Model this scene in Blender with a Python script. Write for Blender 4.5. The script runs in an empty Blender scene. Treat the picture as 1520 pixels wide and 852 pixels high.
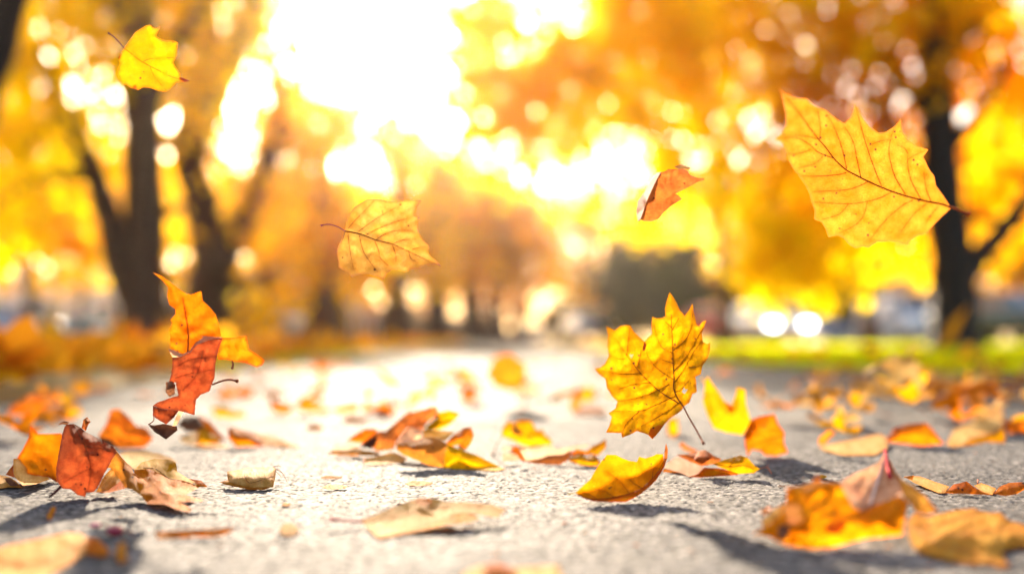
import bpy, bmesh, math, random
import numpy as np
from mathutils import Vector, noise, Matrix
from mathutils.geometry import delaunay_2d_cdt

random.seed(7)
R = math.radians
SC = bpy.context.scene
COL = SC.collection

# ------------------------------------------------------------------ camera
H, F, HZ, CX = 0.11, 1478.0, 505.0, 760.0      # eye height (m), focal (px of a 1520 wide frame), horizon row

def at(px, py, Y):
    return Vector(((px - CX) / F * Y, Y, H + (HZ - py) / F * Y))

def yg(py):
    return H * F / max(py - HZ, 1.0)

cam = bpy.data.cameras.new('camera')
cam.sensor_width = 36
cam.lens = F / 1520 * 36
cam.shift_y = (HZ - 426) / 1520
cam.clip_start = 0.02
cam.clip_end = 2000
cam.dof.use_dof = True
cam.dof.focus_distance = 0.735
cam.dof.aperture_fstop = 2.0
cam.dof.aperture_blades = 0
camo = bpy.data.objects.new('camera', cam)
COL.objects.link(camo)
camo.location = (0, 0, H)
camo.rotation_euler = (R(90), 0, 0)
SC.camera = camo

# ------------------------------------------------------------------ light
SUN_EL, SUN_AZ = 17.5, -9.0                    # azimuth from +Y, negative to the left
sd = Vector((math.sin(R(SUN_AZ)) * math.cos(R(SUN_EL)), math.cos(R(SUN_AZ)) * math.cos(R(SUN_EL)), math.sin(R(SUN_EL))))
sun = bpy.data.lights.new('sun', 'SUN')
sun.energy = 5.0
sun.angle = R(1.0)
sun.color = (1.0, 0.83, 0.62)
suno = bpy.data.objects.new('sun', sun)
COL.objects.link(suno)
suno.rotation_euler = (-sd).to_track_quat('-Z', 'Y').to_euler()
suno.location = (0, 0, 30)

world = bpy.data.worlds.new('World')
SC.world = world
world.use_nodes = True
wn = world.node_tree
sky = wn.nodes.new('ShaderNodeTexSky')
sky.sky_type = 'NISHITA'
sky.sun_disc = False
sky.sun_elevation = R(SUN_EL)
sky.sun_rotation = R(SUN_AZ)
sky.air_density = 0.9
sky.dust_density = 4.0
sky.ozone_density = 0.3
bg = wn.nodes['Background']
bg.inputs[1].default_value = 0.08
wn.links.new(sky.outputs[0], bg.inputs[0])

SC.view_settings.view_transform = 'Standard'
SC.view_settings.look = 'None'
SC.view_settings.exposure = 2.55
SC.view_settings.gamma = 1
SC.cycles.use_denoising = True
SC.cycles.max_bounces = 10
SC.cycles.diffuse_bounces = 8
SC.cycles.transmission_bounces = 8
SC.cycles.volume_bounces = 0
SC.cycles.sample_clamp_indirect = 6
SC.cycles.caustics_reflective = False
SC.cycles.caustics_refractive = False

# ------------------------------------------------------------------ material helpers
def new_mat(name):
    m = bpy.data.materials.new(name)
    m.use_nodes = True
    nt = m.node_tree
    for n in list(nt.nodes):
        nt.nodes.remove(n)
    out = nt.nodes.new('ShaderNodeOutputMaterial')
    return m, nt, out

def N(nt, t, **kw):
    n = nt.nodes.new(t)
    for k, v in kw.items():
        setattr(n, k, v)
    return n

def ramp(nt, src, stops):
    r = N(nt, 'ShaderNodeValToRGB')
    e = r.color_ramp.elements
    while len(e) < len(stops):
        e.new(0.5)
    for i, (p, c) in enumerate(stops):
        e[i].position = p
        e[i].color = (*c, 1) if len(c) == 3 else c
    nt.links.new(src, r.inputs[0])
    return r

def mixc(nt, fac, a, b, mode='MIX'):
    m = N(nt, 'ShaderNodeMix', data_type='RGBA', blend_type=mode)
    for sock, v in ((m.inputs[0], fac), (m.inputs[6], a), (m.inputs[7], b)):
        if isinstance(v, (int, float)):
            sock.default_value = v
        elif isinstance(v, tuple):
            sock.default_value = (*v, 1)
        else:
            nt.links.new(v, sock)
    return m.outputs[2]

def plain(name, col, rough=0.6, metal=0.0, var=0.15, scale=6.0, bump=0.0, coat=0.0):
    m, nt, out = new_mat(name)
    p = N(nt, 'ShaderNodeBsdfPrincipled')
    tc = N(nt, 'ShaderNodeTexCoord')
    no = N(nt, 'ShaderNodeTexNoise')
    no.inputs['Scale'].default_value = scale
    no.inputs['Detail'].default_value = 6
    nt.links.new(tc.outputs['Object'], no.inputs['Vector'])
    lo = tuple(c * (1 - var) for c in col)
    hi = tuple(min(1, c * (1 + var)) for c in col)
    r = ramp(nt, no.outputs[0], [(0.3, lo), (0.7, hi)])
    nt.links.new(r.outputs[0], p.inputs['Base Color'])
    p.inputs['Roughness'].default_value = rough
    p.inputs['Metallic'].default_value = metal
    p.inputs['Coat Weight'].default_value = coat
    if bump:
        b = N(nt, 'ShaderNodeBump')
        b.inputs['Strength'].default_value = bump
        b.inputs['Distance'].default_value = 0.02
        nt.links.new(no.outputs[0], b.inputs['Height'])
        nt.links.new(b.outputs[0], p.inputs['Normal'])
    nt.links.new(p.outputs[0], out.inputs[0])
    return m

def leaf_mat(name, c1, c2, spot=(0.12, 0.04, 0.015), spots=0.35, trans=0.5, edge=None, net=0.3, rough=0.75, veined=True):
    """dry leaf blade: mottled colour, fine vein network, small dark spots, lets light through"""
    m, nt, out = new_mat(name)
    L = nt.links.new
    uv = N(nt, 'ShaderNodeUVMap')
    no = N(nt, 'ShaderNodeTexNoise')
    no.inputs['Scale'].default_value = 3.2
    no.inputs['Detail'].default_value = 7
    no.inputs['Roughness'].default_value = 0.62
    L(uv.outputs[0], no.inputs['Vector'])
    mott = ramp(nt, no.outputs[0], [(0.36, c1), (0.64, c2)])
    n0 = N(nt, 'ShaderNodeTexNoise')
    n0.inputs['Scale'].default_value = 0.75
    n0.inputs['Detail'].default_value = 2
    L(uv.outputs[0], n0.inputs['Vector'])
    dr = ramp(nt, n0.outputs[0], [(0.42, (0, 0, 0)), (0.68, (0.4, 0.4, 0.4))])
    col = mixc(nt, dr.outputs[0], mott.outputs[0], tuple(a * b for a, b in zip(c1, (0.95, 0.68, 0.6))))
    av = N(nt, 'ShaderNodeAttribute', attribute_name='veindist')
    vr = ramp(nt, av.outputs['Fac'], [(0.0, (0.36, 0.36, 0.36)), (0.75, (0, 0, 0))])
    if veined: col = mixc(nt, vr.outputs[0], col, tuple(a * b for a, b in zip(c1, (0.80, 0.42, 0.5))))
    # fine network of veinlets
    vo = N(nt, 'ShaderNodeTexVoronoi', feature='DISTANCE_TO_EDGE')
    vo.inputs['Scale'].default_value = 22
    wob = mixc(nt, 0.06, uv.outputs[0], no.outputs['Color'], 'LINEAR_LIGHT')
    L(wob, vo.inputs['Vector'])
    nr = ramp(nt, vo.outputs['Distance'], [(0.0, (1, 1, 1)), (0.09, (0, 0, 0))])
    mul = N(nt, 'ShaderNodeMath', operation='MULTIPLY')
    mul.inputs[1].default_value = net
    L(nr.outputs[0], mul.inputs[0])
    dark = tuple(c * 0.45 for c in c1)
    col = mixc(nt, mul.outputs[0], col, dark)
    # scattered specks
    v2 = N(nt, 'ShaderNodeTexVoronoi', feature='F1')
    v2.inputs['Scale'].default_value = 4.2
    L(uv.outputs[0], v2.inputs['Vector'])
    sr = ramp(nt, v2.outputs['Distance'], [(0.09, (1, 1, 1)), (0.16, (0, 0, 0))])
    n3 = N(nt, 'ShaderNodeTexNoise')
    n3.inputs['Scale'].default_value = 2.3
    n3.inputs['Detail'].default_value = 3
    L(uv.outputs[0], n3.inputs['Vector'])
    gate = ramp(nt, n3.outputs[0], [(0.44, (0, 0, 0)), (0.5, (1, 1, 1))])
    g2 = N(nt, 'ShaderNodeMath', operation='MULTIPLY')
    L(sr.outputs[0], g2.inputs[0]); L(gate.outputs[0], g2.inputs[1])
    col = mixc(nt, g2.outputs[0], col, spot)
    # brown blotches
    n4 = N(nt, 'ShaderNodeTexNoise')
    n4.inputs['Scale'].default_value = 5.0
    n4.inputs['Detail'].default_value = 9
    n4.inputs['Roughness'].default_value = 0.7
    L(uv.outputs[0], n4.inputs['Vector'])
    br = ramp(nt, n4.outputs[0], [(0.60, (0, 0, 0)), (0.72, (1, 1, 1))])
    g3 = N(nt, 'ShaderNodeMath', operation='MULTIPLY')
    g3.inputs[1].default_value = spots
    L(br.outputs[0], g3.inputs[0])
    col = mixc(nt, g3.outputs[0], col, spot)
    if edge:                                    # dried margin, from the blade's own edge distance
        at_ = N(nt, 'ShaderNodeAttribute', attribute_name='rim')
        add = N(nt, 'ShaderNodeMath', operation='MULTIPLY_ADD')
        add.inputs[1].default_value = 0.9
        L(n4.outputs[0], add.inputs[0]); L(at_.outputs['Fac'], add.inputs[2])
        er = ramp(nt, add.outputs[0], [(0.45, (1, 1, 1)), (0.80, (0, 0, 0))])
        col = mixc(nt, er.outputs[0], col, edge)
    p = N(nt, 'ShaderNodeBsdfPrincipled')
    p.inputs['Roughness'].default_value = rough
    p.inputs['Specular IOR Level'].default_value = 0.04
    L(col, p.inputs['Base Color'])
    bp = N(nt, 'ShaderNodeBump')
    bp.inputs['Strength'].default_value = 0.6
    bp.inputs['Distance'].default_value = 0.002
    hgt = N(nt, 'ShaderNodeMath', operation='SUBTRACT')
    L(no.outputs[0], hgt.inputs[0]); L(mul.outputs[0], hgt.inputs[1])
    L(hgt.outputs[0], bp.inputs['Height'])
    L(bp.outputs[0], p.inputs['Normal'])
    t = N(nt, 'ShaderNodeBsdfTranslucent')
    L(col, t.inputs[0])
    L(bp.outputs[0], t.inputs['Normal'])
    mx = N(nt, 'ShaderNodeMixShader')
    mx.inputs[0].default_value = trans
    L(p.outputs[0], mx.inputs[1]); L(t.outputs[0], mx.inputs[2])
    L(mx.outputs[0], out.inputs[0])
    return m

def crown_mat(name, stops, trans=0.5):
    """foliage: every leaf of a crown takes its own tone"""
    m, nt, out = new_mat(name)
    L = nt.links.new
    g = N(nt, 'ShaderNodeNewGeometry')
    tc = N(nt, 'ShaderNodeTexCoord')
    no = N(nt, 'ShaderNodeTexNoise')
    no.inputs['Scale'].default_value = 0.9
    L(tc.outputs['Object'], no.inputs['Vector'])
    ad = N(nt, 'ShaderNodeMath', operation='MULTIPLY_ADD')
    ad.inputs[1].default_value = 0.55
    sb = N(nt, 'ShaderNodeMath', operation='MULTIPLY_ADD')
    sb.inputs[1].default_value = 1.6
    sb.inputs[2].default_value = -0.55
    L(no.outputs[0], sb.inputs[0])
    L(g.outputs['Random Per Island'], ad.inputs[0]); L(sb.outputs[0], ad.inputs[2])
    r = ramp(nt, ad.outputs[0], stops)
    d = N(nt, 'ShaderNodeBsdfDiffuse')
    t = N(nt, 'ShaderNodeBsdfTranslucent')
    L(r.outputs[0], d.inputs[0]); L(r.outputs[0], t.inputs[0])
    mx = N(nt, 'ShaderNodeMixShader')
    mx.inputs[0].default_value = trans
    L(d.outputs[0], mx.inputs[1]); L(t.outputs[0], mx.inputs[2])
    L(mx.outputs[0], out.inputs[0])
    return m

# ------------------------------------------------------------------ object helpers
def tag(o, label=None, cat=None, group=None, kind=None):
    if label: o['label'] = label
    if cat: o['category'] = cat
    if group: o['group'] = group
    if kind: o['kind'] = kind
    return o

def empty(name, loc, label, cat, group=None, rz=0.0):
    o = bpy.data.objects.new(name, None)
    o.empty_display_size = 0.05
    COL.objects.link(o)
    o.location = loc
    o.rotation_euler = (0, 0, rz)
    return tag(o, label, cat, group)

class MB:
    """collects shapes and links them as one mesh object"""
    def __init__(s): s.v, s.f, s.mi, s.sm = [], [], [], []
    def add(s, v, f, mi=0, smooth=True):
        o = len(s.v)
        s.v += [tuple(p) for p in v]
        s.f += [tuple(i + o for i in q) for q in f]
        s.mi += [mi] * len(f)
        s.sm += [smooth] * len(f)
        return s
    def box(s, x0, x1, y0, y1, z0, z1, mi=0):
        v = [(x0, y0, z0), (x1, y0, z0), (x1, y1, z0), (x0, y1, z0), (x0, y0, z1), (x1, y0, z1), (x1, y1, z1), (x0, y1, z1)]
        f = [(0, 3, 2, 1), (4, 5, 6, 7), (0, 1, 5, 4), (1, 2, 6, 5), (2, 3, 7, 6), (3, 0, 4, 7)]
        return s.add(v, f, mi, False)
    def tube(s, pts, rad, n=8, mi=0, wob=0.0, cap=True):
        pts = [Vector(p) for p in pts]
        v, f = [], []
        for i, p in enumerate(pts):
            a = pts[max(i - 1, 0)]; b = pts[min(i + 1, len(pts) - 1)]
            d = (b - a).normalized() if (b - a).length > 1e-9 else Vector((0, 0, 1))
            ref = Vector((0, 1, 0)) if abs(d.y) < 0.9 else Vector((1, 0, 0))
            u = d.cross(ref).normalized(); w = d.cross(u)
            r = rad[i] if isinstance(rad, (list, tuple)) else rad
            for k in range(n):
                t = 2 * math.pi * k / n
                rr = r
                if wob:
                    rr *= 1 + wob * noise.noise(Vector((math.cos(t) * 1.5, math.sin(t) * 1.5, i * 0.6)) + p)
                v.append(p + (u * math.cos(t) + w * math.sin(t)) * rr)
        for i in range(len(pts) - 1):
            for k in range(n):
                f.append((i * n + k, i * n + (k + 1) % n, (i + 1) * n + (k + 1) % n, (i + 1) * n + k))
        if cap:
            f.append(tuple(range(n - 1, -1, -1)))
            f.append(tuple((len(pts) - 1) * n + k for k in range(n)))
        return s.add(v, f, mi)
    def build(s, name, mats, parent=None, loc=None):
        me = bpy.data.meshes.new(name)
        me.from_pydata(s.v, [], s.f)
        me.polygons.foreach_set('material_index', s.mi)
        me.polygons.foreach_set('use_smooth', s.sm)
        for m in (mats if isinstance(mats, (list, tuple)) else [mats]):
            me.materials.append(m)
        me.update()
        o = bpy.data.objects.new(name, me)
        COL.objects.link(o)
        if parent: o.parent = parent
        if loc: o.location = loc
        return o

def smooth_path(pts, k=4):
    pts = [Vector(p) for p in pts]
    if len(pts) < 3: return pts
    out = []
    for i in range(len(pts) - 1):
        p0 = pts[max(i - 1, 0)]; p1 = pts[i]; p2 = pts[i + 1]; p3 = pts[min(i + 2, len(pts) - 1)]
        for j in range(k):
            t = j / k
            out.append(0.5 * ((2 * p1) + (p2 - p0) * t + (2 * p0 - 5 * p1 + 4 * p2 - p3) * t * t + (3 * p1 - p0 - 3 * p2 + p3) * t ** 3))
    out.append(pts[-1])
    return out

# ------------------------------------------------------------------ materials
M = {}
YEL = leaf_mat('leaf_yellow', (0.62, 0.265, 0.002), (0.74, 0.365, 0.003), spots=0.5, net=0.22, edge=(0.50, 0.15, 0.006))
M['yellow'] = YEL
M['bright'] = leaf_mat('leaf_bright_yellow', (0.52, 0.235, 0.002), (0.58, 0.31, 0.003), spots=0.25, net=0.15)
M['gold'] = leaf_mat('leaf_pale_gold', (0.54, 0.245, 0.028), (0.64, 0.36, 0.075), spots=0.45, net=0.3, edge=(0.50, 0.20, 0.03))
M['amber'] = leaf_mat('leaf_amber', (0.44, 0.155, 0.006), (0.55, 0.26, 0.024), spots=0.55, net=0.4, edge=(0.55, 0.16, 0.02))
M['orange'] = leaf_mat('leaf_orange', (0.52, 0.13, 0.002), (0.60, 0.205, 0.003), spots=0.5, net=0.2, edge=(0.45, 0.07, 0.004))
M['deep'] = leaf_mat('leaf_deep_orange', (0.60, 0.12, 0.006), (0.74, 0.22, 0.01), spots=0.8, net=0.3)
M['red'] = leaf_mat('leaf_red_brown', (0.26, 0.040, 0.012), (0.42, 0.085, 0.022), spot=(0.07, 0.015, 0.01), spots=0.7, trans=0.4, net=0.35, edge=(0.16, 0.03, 0.012))
M['rust'] = leaf_mat('leaf_rust', (0.36, 0.09, 0.02), (0.55, 0.17, 0.03), spot=(0.09, 0.02, 0.01), spots=0.8, trans=0.42, net=0.4)
M['brown'] = leaf_mat('leaf_brown', (0.16, 0.06, 0.03), (0.34, 0.15, 0.07), spot=(0.04, 0.015, 0.01), spots=0.8, trans=0.3, net=0.5)
M['dark'] = leaf_mat('leaf_dark', (0.05, 0.02, 0.012), (0.12, 0.05, 0.025), spots=0.6, trans=0.2)
M['cream'] = leaf_mat('leaf_cream', (0.60, 0.30, 0.06), (0.76, 0.48, 0.17), spot=(0.45, 0.18, 0.03), spots=0.5, trans=0.25, net=0.45, edge=(0.55, 0.22, 0.03))  # pale blade tone; grazing sun on upturned leaf tops is painted into it
M['pink'] = leaf_mat('leaf_pinkish', (0.64, 0.30, 0.15), (0.78, 0.48, 0.30), spot=(0.35, 0.14, 0.08), spots=0.4, trans=0.45, net=0.35)
M['tan'] = leaf_mat('leaf_tan', (0.84, 0.37, 0.035), (0.90, 0.49, 0.08), spot=(0.3, 0.1, 0.02), spots=0.2, trans=0.55, net=0.3, edge=(0.50, 0.16, 0.015))
M['vein'] = plain('leaf_vein', (0.16, 0.04, 0.008), 0.6)
M['stalk'] = plain('leaf_stalk', (0.24, 0.06, 0.025), 0.5)
M['redstalk'] = plain('leaf_stalk_red', (0.45, 0.03, 0.04), 0.45)
M['straw'] = plain('straw', (0.6, 0.36, 0.06), 0.6)
M['wood'] = plain('twig_wood', (0.42, 0.2, 0.07), 0.7)
M['berry'] = plain('berry_skin', (0.28, 0.012, 0.03), 0.25)
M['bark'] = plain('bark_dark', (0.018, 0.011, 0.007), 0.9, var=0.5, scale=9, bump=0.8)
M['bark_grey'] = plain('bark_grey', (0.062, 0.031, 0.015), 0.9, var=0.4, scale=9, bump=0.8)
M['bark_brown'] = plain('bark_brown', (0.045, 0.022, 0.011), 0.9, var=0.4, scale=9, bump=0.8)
M['crown_yellow'] = crown_mat('crown_yellow', [(0.0, (0.84, 0.46, 0.003)), (0.3, (0.96, 0.72, 0.002)), (1.0, (0.98, 0.86, 0.003))], 0.66)
M['crown_gold'] = crown_mat('crown_gold', [(0.0, (0.62, 0.27, 0.003)), (0.35, (0.93, 0.57, 0.002)), (1.0, (0.97, 0.76, 0.003))], 0.66)
M['crown_orange'] = crown_mat('crown_orange', [(0.0, (0.34, 0.11, 0.004)), (0.4, (0.78, 0.34, 0.004)), (1.0, (0.92, 0.54, 0.006))], 0.6)
M['crown_rust'] = crown_mat('crown_rust', [(0.0, (0.24, 0.08, 0.006)), (0.5, (0.56, 0.21, 0.006)), (1.0, (0.76, 0.38, 0.01))], 0.5)
M['crown_olive'] = crown_mat('crown_olive', [(0.0, (0.012, 0.015, 0.003)), (0.6, (0.034, 0.036, 0.006)), (1.0, (0.085, 0.068, 0.010))], 0.3)

# ------------------------------------------------------------------ ground
def ground_mat():
    m, nt, out = new_mat('soil')
    L = nt.links.new
    tc = N(nt, 'ShaderNodeTexCoord')
    no = N(nt, 'ShaderNodeTexNoise'); no.inputs['Scale'].default_value = 1.3; no.inputs['Detail'].default_value = 8
    L(tc.outputs['Object'], no.inputs['Vector'])
    r = ramp(nt, no.outputs[0], [(0.35, (0.16, 0.13, 0.03)), (0.55, (0.22, 0.17, 0.03)), (0.75, (0.34, 0.20, 0.04))])
    p = N(nt, 'ShaderNodeBsdfPrincipled'); p.inputs['Roughness'].default_value = 0.95
    L(r.outputs[0], p.inputs['Base Color']); L(p.outputs[0], out.inputs[0])
    return m

def path_mat(close=False):
    """worn pale asphalt: bright chippings set in darker binder"""
    m, nt, out = new_mat('path_chippings')
    L = nt.links.new
    tc = N(nt, 'ShaderNodeTexCoord')
    no = N(nt, 'ShaderNodeTexNoise'); no.inputs['Scale'].default_value = 260; no.inputs['Detail'].default_value = 4
    L(tc.outputs['Object'], no.inputs['Vector'])
    wv = mixc(nt, 0.0016, tc.outputs['Object'], no.outputs['Color'], 'LINEAR_LIGHT')
    vo = N(nt, 'ShaderNodeTexVoronoi', feature='F1'); vo.inputs['Scale'].default_value = 320
    vo.inputs['Randomness'].default_value = 1.0
    L(wv, vo.inputs['Vector'])
    ve = N(nt, 'ShaderNodeTexVoronoi', feature='DISTANCE_TO_EDGE'); ve.inputs['Scale'].default_value = 320
    L(wv, ve.inputs['Vector'])
    st = N(nt, 'ShaderNodeSeparateColor'); L(vo.outputs['Color'], st.inputs[0])
    as_ = N(nt, 'ShaderNodeAttribute', attribute_name='stone'); ag = N(nt, 'ShaderNodeAttribute', attribute_name='gap')
    stone = ramp(nt, as_.outputs['Fac'] if close else st.outputs[0], [(0.0, (0.035, 0.033, 0.033)), (0.35, (0.092, 0.089, 0.088)), (0.75, (0.155, 0.150, 0.147)), (1.0, (0.30, 0.288, 0.28))])
    gap = ramp(nt, ag.outputs['Fac'] if close else ve.outputs['Distance'], [(0.05, (1, 1, 1)), (0.5, (0, 0, 0))] if close else [(0.02, (1, 1, 1)), (0.16, (0, 0, 0))])
    col = mixc(nt, gap.outputs[0], stone.outputs[0], (0.028, 0.026, 0.026))
    n2 = N(nt, 'ShaderNodeTexNoise'); n2.inputs['Scale'].default_value = 14; n2.inputs['Detail'].default_value = 8
    L(tc.outputs['Object'], n2.inputs['Vector'])
    dirt = ramp(nt, n2.outputs[0], [(0.3, (0.72, 0.70, 0.70)), (0.7, (1.12, 1.08, 1.04))])
    col = mixc(nt, 1.0, col, dirt.outputs[0], 'MULTIPLY')
    n5 = N(nt, 'ShaderNodeTexNoise'); n5.inputs['Scale'].default_value = 2.2; n5.inputs['Detail'].default_value = 5
    L(tc.outputs['Object'], n5.inputs['Vector'])
    st2 = ramp(nt, n5.outputs[0], [(0.36, (0.70, 0.69, 0.70)), (0.60, (1.08, 1.06, 1.03))])
    col = mixc(nt, 1.0, col, st2.outputs[0], 'MULTIPLY')
    p = N(nt, 'ShaderNodeBsdfPrincipled'); p.inputs['Roughness'].default_value = 0.85
    p.inputs['Specular IOR Level'].default_value = 0.07 if close else 0.13
    L(col, p.inputs['Base Color'])
    hh = N(nt, 'ShaderNodeMath', operation='MULTIPLY_ADD'); hh.inputs[1].default_value = 0.5
    cl = ramp(nt, ve.outputs['Distance'], [(0.0, (0, 0, 0)), (0.3, (1, 1, 1))])
    L(st.outputs[1], hh.inputs[0]); L(cl.outputs[0], hh.inputs[2])
    b = N(nt, 'ShaderNodeBump'); b.inputs['Strength'].default_value = 0.3 if close else 0.6; b.inputs['Distance'].default_value = 0.0004 if close else 0.0014
    L(no.outputs[0] if close else hh.outputs[0], b.inputs['Height']); L(b.outputs[0], p.inputs['Normal'])
    L(p.outputs[0], out.inputs[0])
    return m

g = MB(); g.add([(-160, -12, 0), (160, -12, 0), (160, 200, 0), (-160, 200, 0)], [(0, 1, 2, 3)])
tag(g.build('ground', ground_mat(), loc=(0, 0, -0.0065)), kind='structure')
left_edge = [(-0.95, -6), (-0.9, 1.0), (-0.9, 1.7), (-1.0, 4.0), (-1.1, 9), (-1.15, 30), (-1.15, 110)]
right_edge = [(9.0, -6), (4.2, 0.2), (2.6, 1.7), (1.62, 3.1), (1.1, 4.2), (0.98, 5.5), (1.0, 9), (1.05, 30), (1.05, 110)]
poly = [(x, y, 0) for x, y in right_edge] + [(x, y, 0) for x, y in reversed(left_edge)]
def chippings(x0, x1, y0, y1, st, cell, seed):
    """relief of small stones: height field of a jittered cell pattern"""
    rs = np.random.RandomState(seed)
    xs = np.arange(x0, x1, st); ys = np.arange(y0, y1, st)
    X, Y = np.meshgrid(xs, ys)
    X = X + rs.uniform(-.2, .2, X.shape) * st; Y = Y + rs.uniform(-.2, .2, Y.shape) * st
    nx, ny = int((x1 - x0) / cell) + 4, int((y1 - y0) / cell) + 4
    jx = rs.rand(ny, nx); jy = rs.rand(ny, nx); hh = rs.rand(ny, nx); sz = rs.uniform(.75, 1.2, (ny, nx)); cc = rs.rand(ny, nx)
    cx = ((X - x0) / cell + 1).astype(int); cy = ((Y - y0) / cell + 1).astype(int)
    f1 = np.full(X.shape, 9.); f2 = np.full(X.shape, 9.); h1 = np.zeros(X.shape); c1 = np.zeros(X.shape)
    for dy in (-1, 0, 1):
        for dx in (-1, 0, 1):
            a, b = np.clip(cx + dx, 0, nx - 1), np.clip(cy + dy, 0, ny - 1)
            px_ = (a - 1 + jx[b, a]) * cell + x0; py_ = (b - 1 + jy[b, a]) * cell + y0
            d = np.hypot(X - px_, Y - py_) / cell / sz[b, a]
            n = d < f1
            f2 = np.where(n, f1, np.minimum(f2, d)); h1 = np.where(n, hh[b, a], h1); c1 = np.where(n, cc[b, a], c1); f1 = np.where(n, d, f1)
    gap = np.clip((f2 - f1) / .30, 0, 1)
    dome = np.sqrt(np.clip(1 - (f1 / 1.1) ** 2, 0, 1))
    Z = -.0013 + .0013 * (gap ** .6) * (.35 + .65 * h1) * (.45 + .55 * dome) + rs.uniform(-1, 1, X.shape) * .00009
    Z += .0004 * np.sin(X * 31 + np.sin(Y * 17)) * np.sin(Y * 23)
    return X, Y, np.minimum(Z, .0004), c1, gap
X_, Y_, Z_, C_, G_ = chippings(-.74, .74, .41, 1.38, .00155, .0031, 3)
ny_, nx_ = X_.shape
vv = np.stack([X_, Y_, Z_], -1).reshape(-1, 3)
ii = np.arange((ny_ - 1) * nx_).reshape(ny_ - 1, nx_)[:, :-1].ravel()
qq = np.stack([ii, ii + 1, ii + nx_ + 1, ii + nx_], -1)
npoly = len(poly)
base_v = np.array([(x, y, -.0024) for x, y, z in poly])
allv = np.concatenate([base_v, vv]); nv = len(allv)
me = bpy.data.meshes.new('path')
me.vertices.add(nv); me.vertices.foreach_set('co', allv.ravel())
me.loops.add(npoly + qq.size)
me.loops.foreach_set('vertex_index', np.concatenate([np.arange(npoly), (qq + npoly).ravel()]))
me.polygons.add(1 + len(qq))
me.polygons.foreach_set('loop_start', np.concatenate([[0], npoly + 4 * np.arange(len(qq))]))
me.polygons.foreach_set('material_index', np.concatenate([[0], np.ones(len(qq), int)]))
me.polygons.foreach_set('use_smooth', np.concatenate([[False], np.ones(len(qq), bool)]))
for nm, arr in (('stone', C_), ('gap', G_)):
    at_ = me.attributes.new(nm, 'FLOAT', 'POINT'); at_.data.foreach_set('value', np.concatenate([np.zeros(npoly), arr.ravel()]))
me.update(calc_edges=True); me.validate()
me.materials.append(path_mat()); me.materials.append(path_mat(True))
po = bpy.data.objects.new('path', me); COL.objects.link(po)
tag(po, kind='structure')

def path_x(y, edge):
    for (x0, y0), (x1, y1) in zip(edge, edge[1:]):
        if y0 <= y <= y1:
            return x0 + (x1 - x0) * (y - y0) / (y1 - y0)
    return edge[-1][0]

# ------------------------------------------------------------------ traced leaves
def mvc(P, poly, vals):
    """mean value coordinates: carries the rim depths into the blade"""
    P = np.asarray(P, float); poly = np.asarray(poly, float); vals = np.asarray(vals, float)
    s = poly[None] - P[:, None]
    r = np.sqrt((s ** 2).sum(2)) + 1e-9
    s2 = np.roll(s, -1, axis=1); r2 = np.roll(r, -1, axis=1)
    cr = s[..., 0] * s2[..., 1] - s[..., 1] * s2[..., 0]
    dt = (s * s2).sum(2)
    cr = np.where(np.abs(cr) < 1e-9, 1e-9, cr)
    t = (r * r2 - dt) / cr
    w = (t + np.roll(t, 1, axis=1)) / r
    return (w * vals[None]).sum(1) / w.sum(1)

def seg_dist(P, poly):
    P = np.asarray(P, float); a = np.asarray(poly, float); b = np.roll(a, -1, axis=0)
    d = b - a
    t = ((P[:, None] - a[None]) * d[None]).sum(2) / ((d ** 2).sum(1)[None] + 1e-9)
    t = np.clip(t, 0, 1)
    q = a[None] + t[..., None] * d[None]
    return np.sqrt(((P[:, None] - q) ** 2).sum(2)).min(1)

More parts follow.
